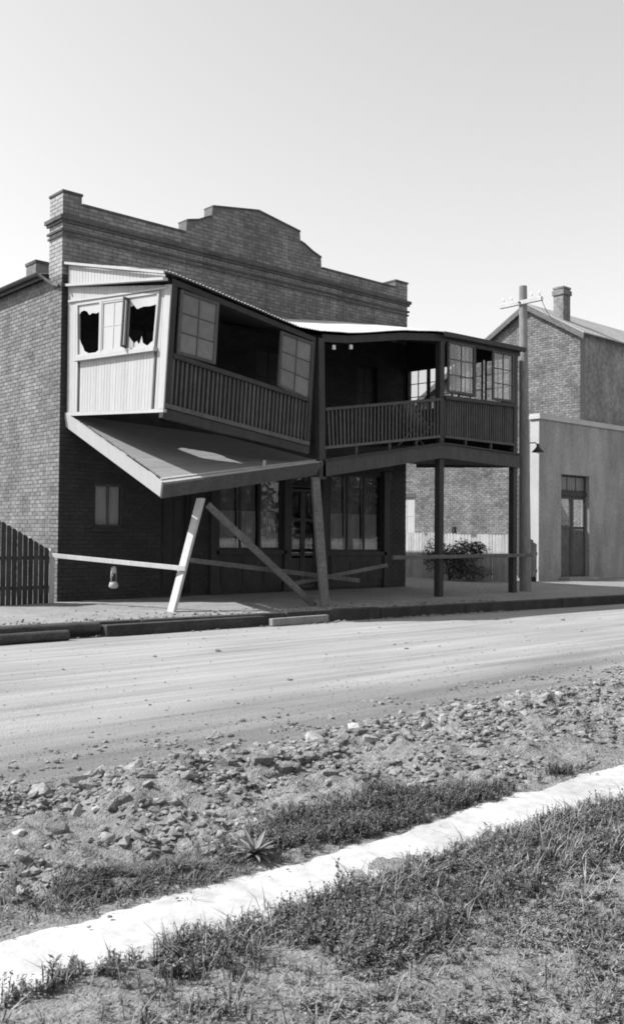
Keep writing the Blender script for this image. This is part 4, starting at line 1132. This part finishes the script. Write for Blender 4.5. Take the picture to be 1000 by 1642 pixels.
# dry matted grass
def d_dry(x, y):
    return max(.9*math.exp(-((x+7.2)/.4)**2-((y+14.85)/.13)**2), .25*math.exp(-((x+6.3)/.5)**2-((y+14.65)/.15)**2), (.05 if fbm(x, y, 1.5, 3, 70) > .1 else 0) if y > -14.9 else 0,
               (.3 if y < -15.9 else 0)*(.5+fbm(x, y, 2, 3, 71)))
weeds('dry_grass', scatter(1700, (-17.2, -13.8), (-8.3, -3.2), d_dry, lambda x, y: .012+.022*random.random()), 'leaf_pale', 'thin dry grass matted among the stones', leafy_=False, lean=2.2)
def d_mat(x, y): return max(math.exp(-((x+7.25)/.35)**2-((y+14.86)/.12)**2), .8*math.exp(-((x+6.95)/.18)**2-((y+15.0)/.07)**2))
weeds('matted_grass', scatter(700, (-15.2, -14.4), (-8.2, -6.5), d_mat, lambda x, y: .02+.03*random.random()), 'leaf_dark', 'dark matted grass at the left edge of the pale path', leafy_=False, lean=2.4)

# rosette plant beside the path
rp = empty('rosette_weed', (-6.70, -15.0, 0), 'broad-leaved rosette weed at the edge of the pale path', 'plant')
zr = zg(-6.70, -15.0)
for k in range(34):
    th = k*2.399; tilt = .15+.75*(k/34); ln = .085+.045*random.random()
    mb = MB(); wd = .008+.004*random.random()
    for i in range(6):
        t = i/5; r_ = ln*t*math.cos(tilt*(1-.5*t)); zz = zr+.012+ln*(math.sin(tilt)*t-.45*t*t*(1-tilt))
        ww = wd*math.sin(math.pi*min(1, .12+.86*t))**.7
        cx, cy = -6.70+math.cos(th)*r_, -15.0+math.sin(th)*r_
        mb.v += [(cx-math.sin(th)*ww, cy+math.cos(th)*ww, zz+.004), (cx, cy, zz), (cx+math.sin(th)*ww, cy-math.cos(th)*ww, zz+.004)]
    for i in range(5):
        a = 3*i; mb.f += [(a, a+1, a+4, a+3), (a+1, a+2, a+5, a+4)]
    mb.build('leaf', M['leaf_rosette'], rp, recalc=False, smooth=True)
# taller stalks standing clear of the weeds
def stalk(x, y, h, seed, label, name='tall_weed'):
    g_ = random.Random(seed); t = empty(name, (x, y, zg(x, y)), label, 'plant', 'tall weed stalks')
    z = zg(x, y); mb = MB(); lv = MB()
    for s in range(3 if h > .1 else 1):
        th = g_.uniform(0, 6.28); le = h*.25*g_.random(); hh = h*(1-.22*s)
        pts = [(x+math.cos(th)*le*q*q, y+math.sin(th)*le*q*q, z-.01+hh*q) for q in (0, .33, .66, 1)]
        mb.tube(pts, [.0028, .0024, .0018, .001], 5)
        for q_ in range(14):
            q = .2+.8*g_.random(); a = g_.uniform(0, 6.28); l = .012+.016*g_.random()
            p_ = Vector((x+math.cos(th)*le*q*q, y+math.sin(th)*le*q*q, z+hh*q)); d = Vector((math.cos(a), math.sin(a), .5))*l; sd2 = Vector((-math.sin(a), math.cos(a), 0))*l*.3
            i = len(lv.v); lv.v += [tuple(p_), tuple(p_+d*.5+sd2), tuple(p_+d), tuple(p_+d*.5-sd2)]; lv.f.append((i, i+1, i+2, i+3))
    mb.build('stem', 'leaf_dark', t, recalc=False); lv.build('leaves', 'leaf_dark', t, recalc=False)
stalk(-6.74, -15.58, .17, 1, 'tallest weed stalk standing out against the pale path at centre')
stalk(-7.87, -15.40, .05, 2, 'tiny sprig leftmost in the bare corner of the path')
stalk(-7.82, -15.45, .045, 3, 'tiny sprig second from the left on the bare path')
stalk(-7.73, -15.53, .06, 4, 'small sprig at the left end of the weed band')
stalk(-7.45, -15.55, .1, 5, 'weed stalk leaning over the path left of the tallest one')
stalk(-5.72, -15.52, .11, 6, 'slender weed stalk over the path in the right half')
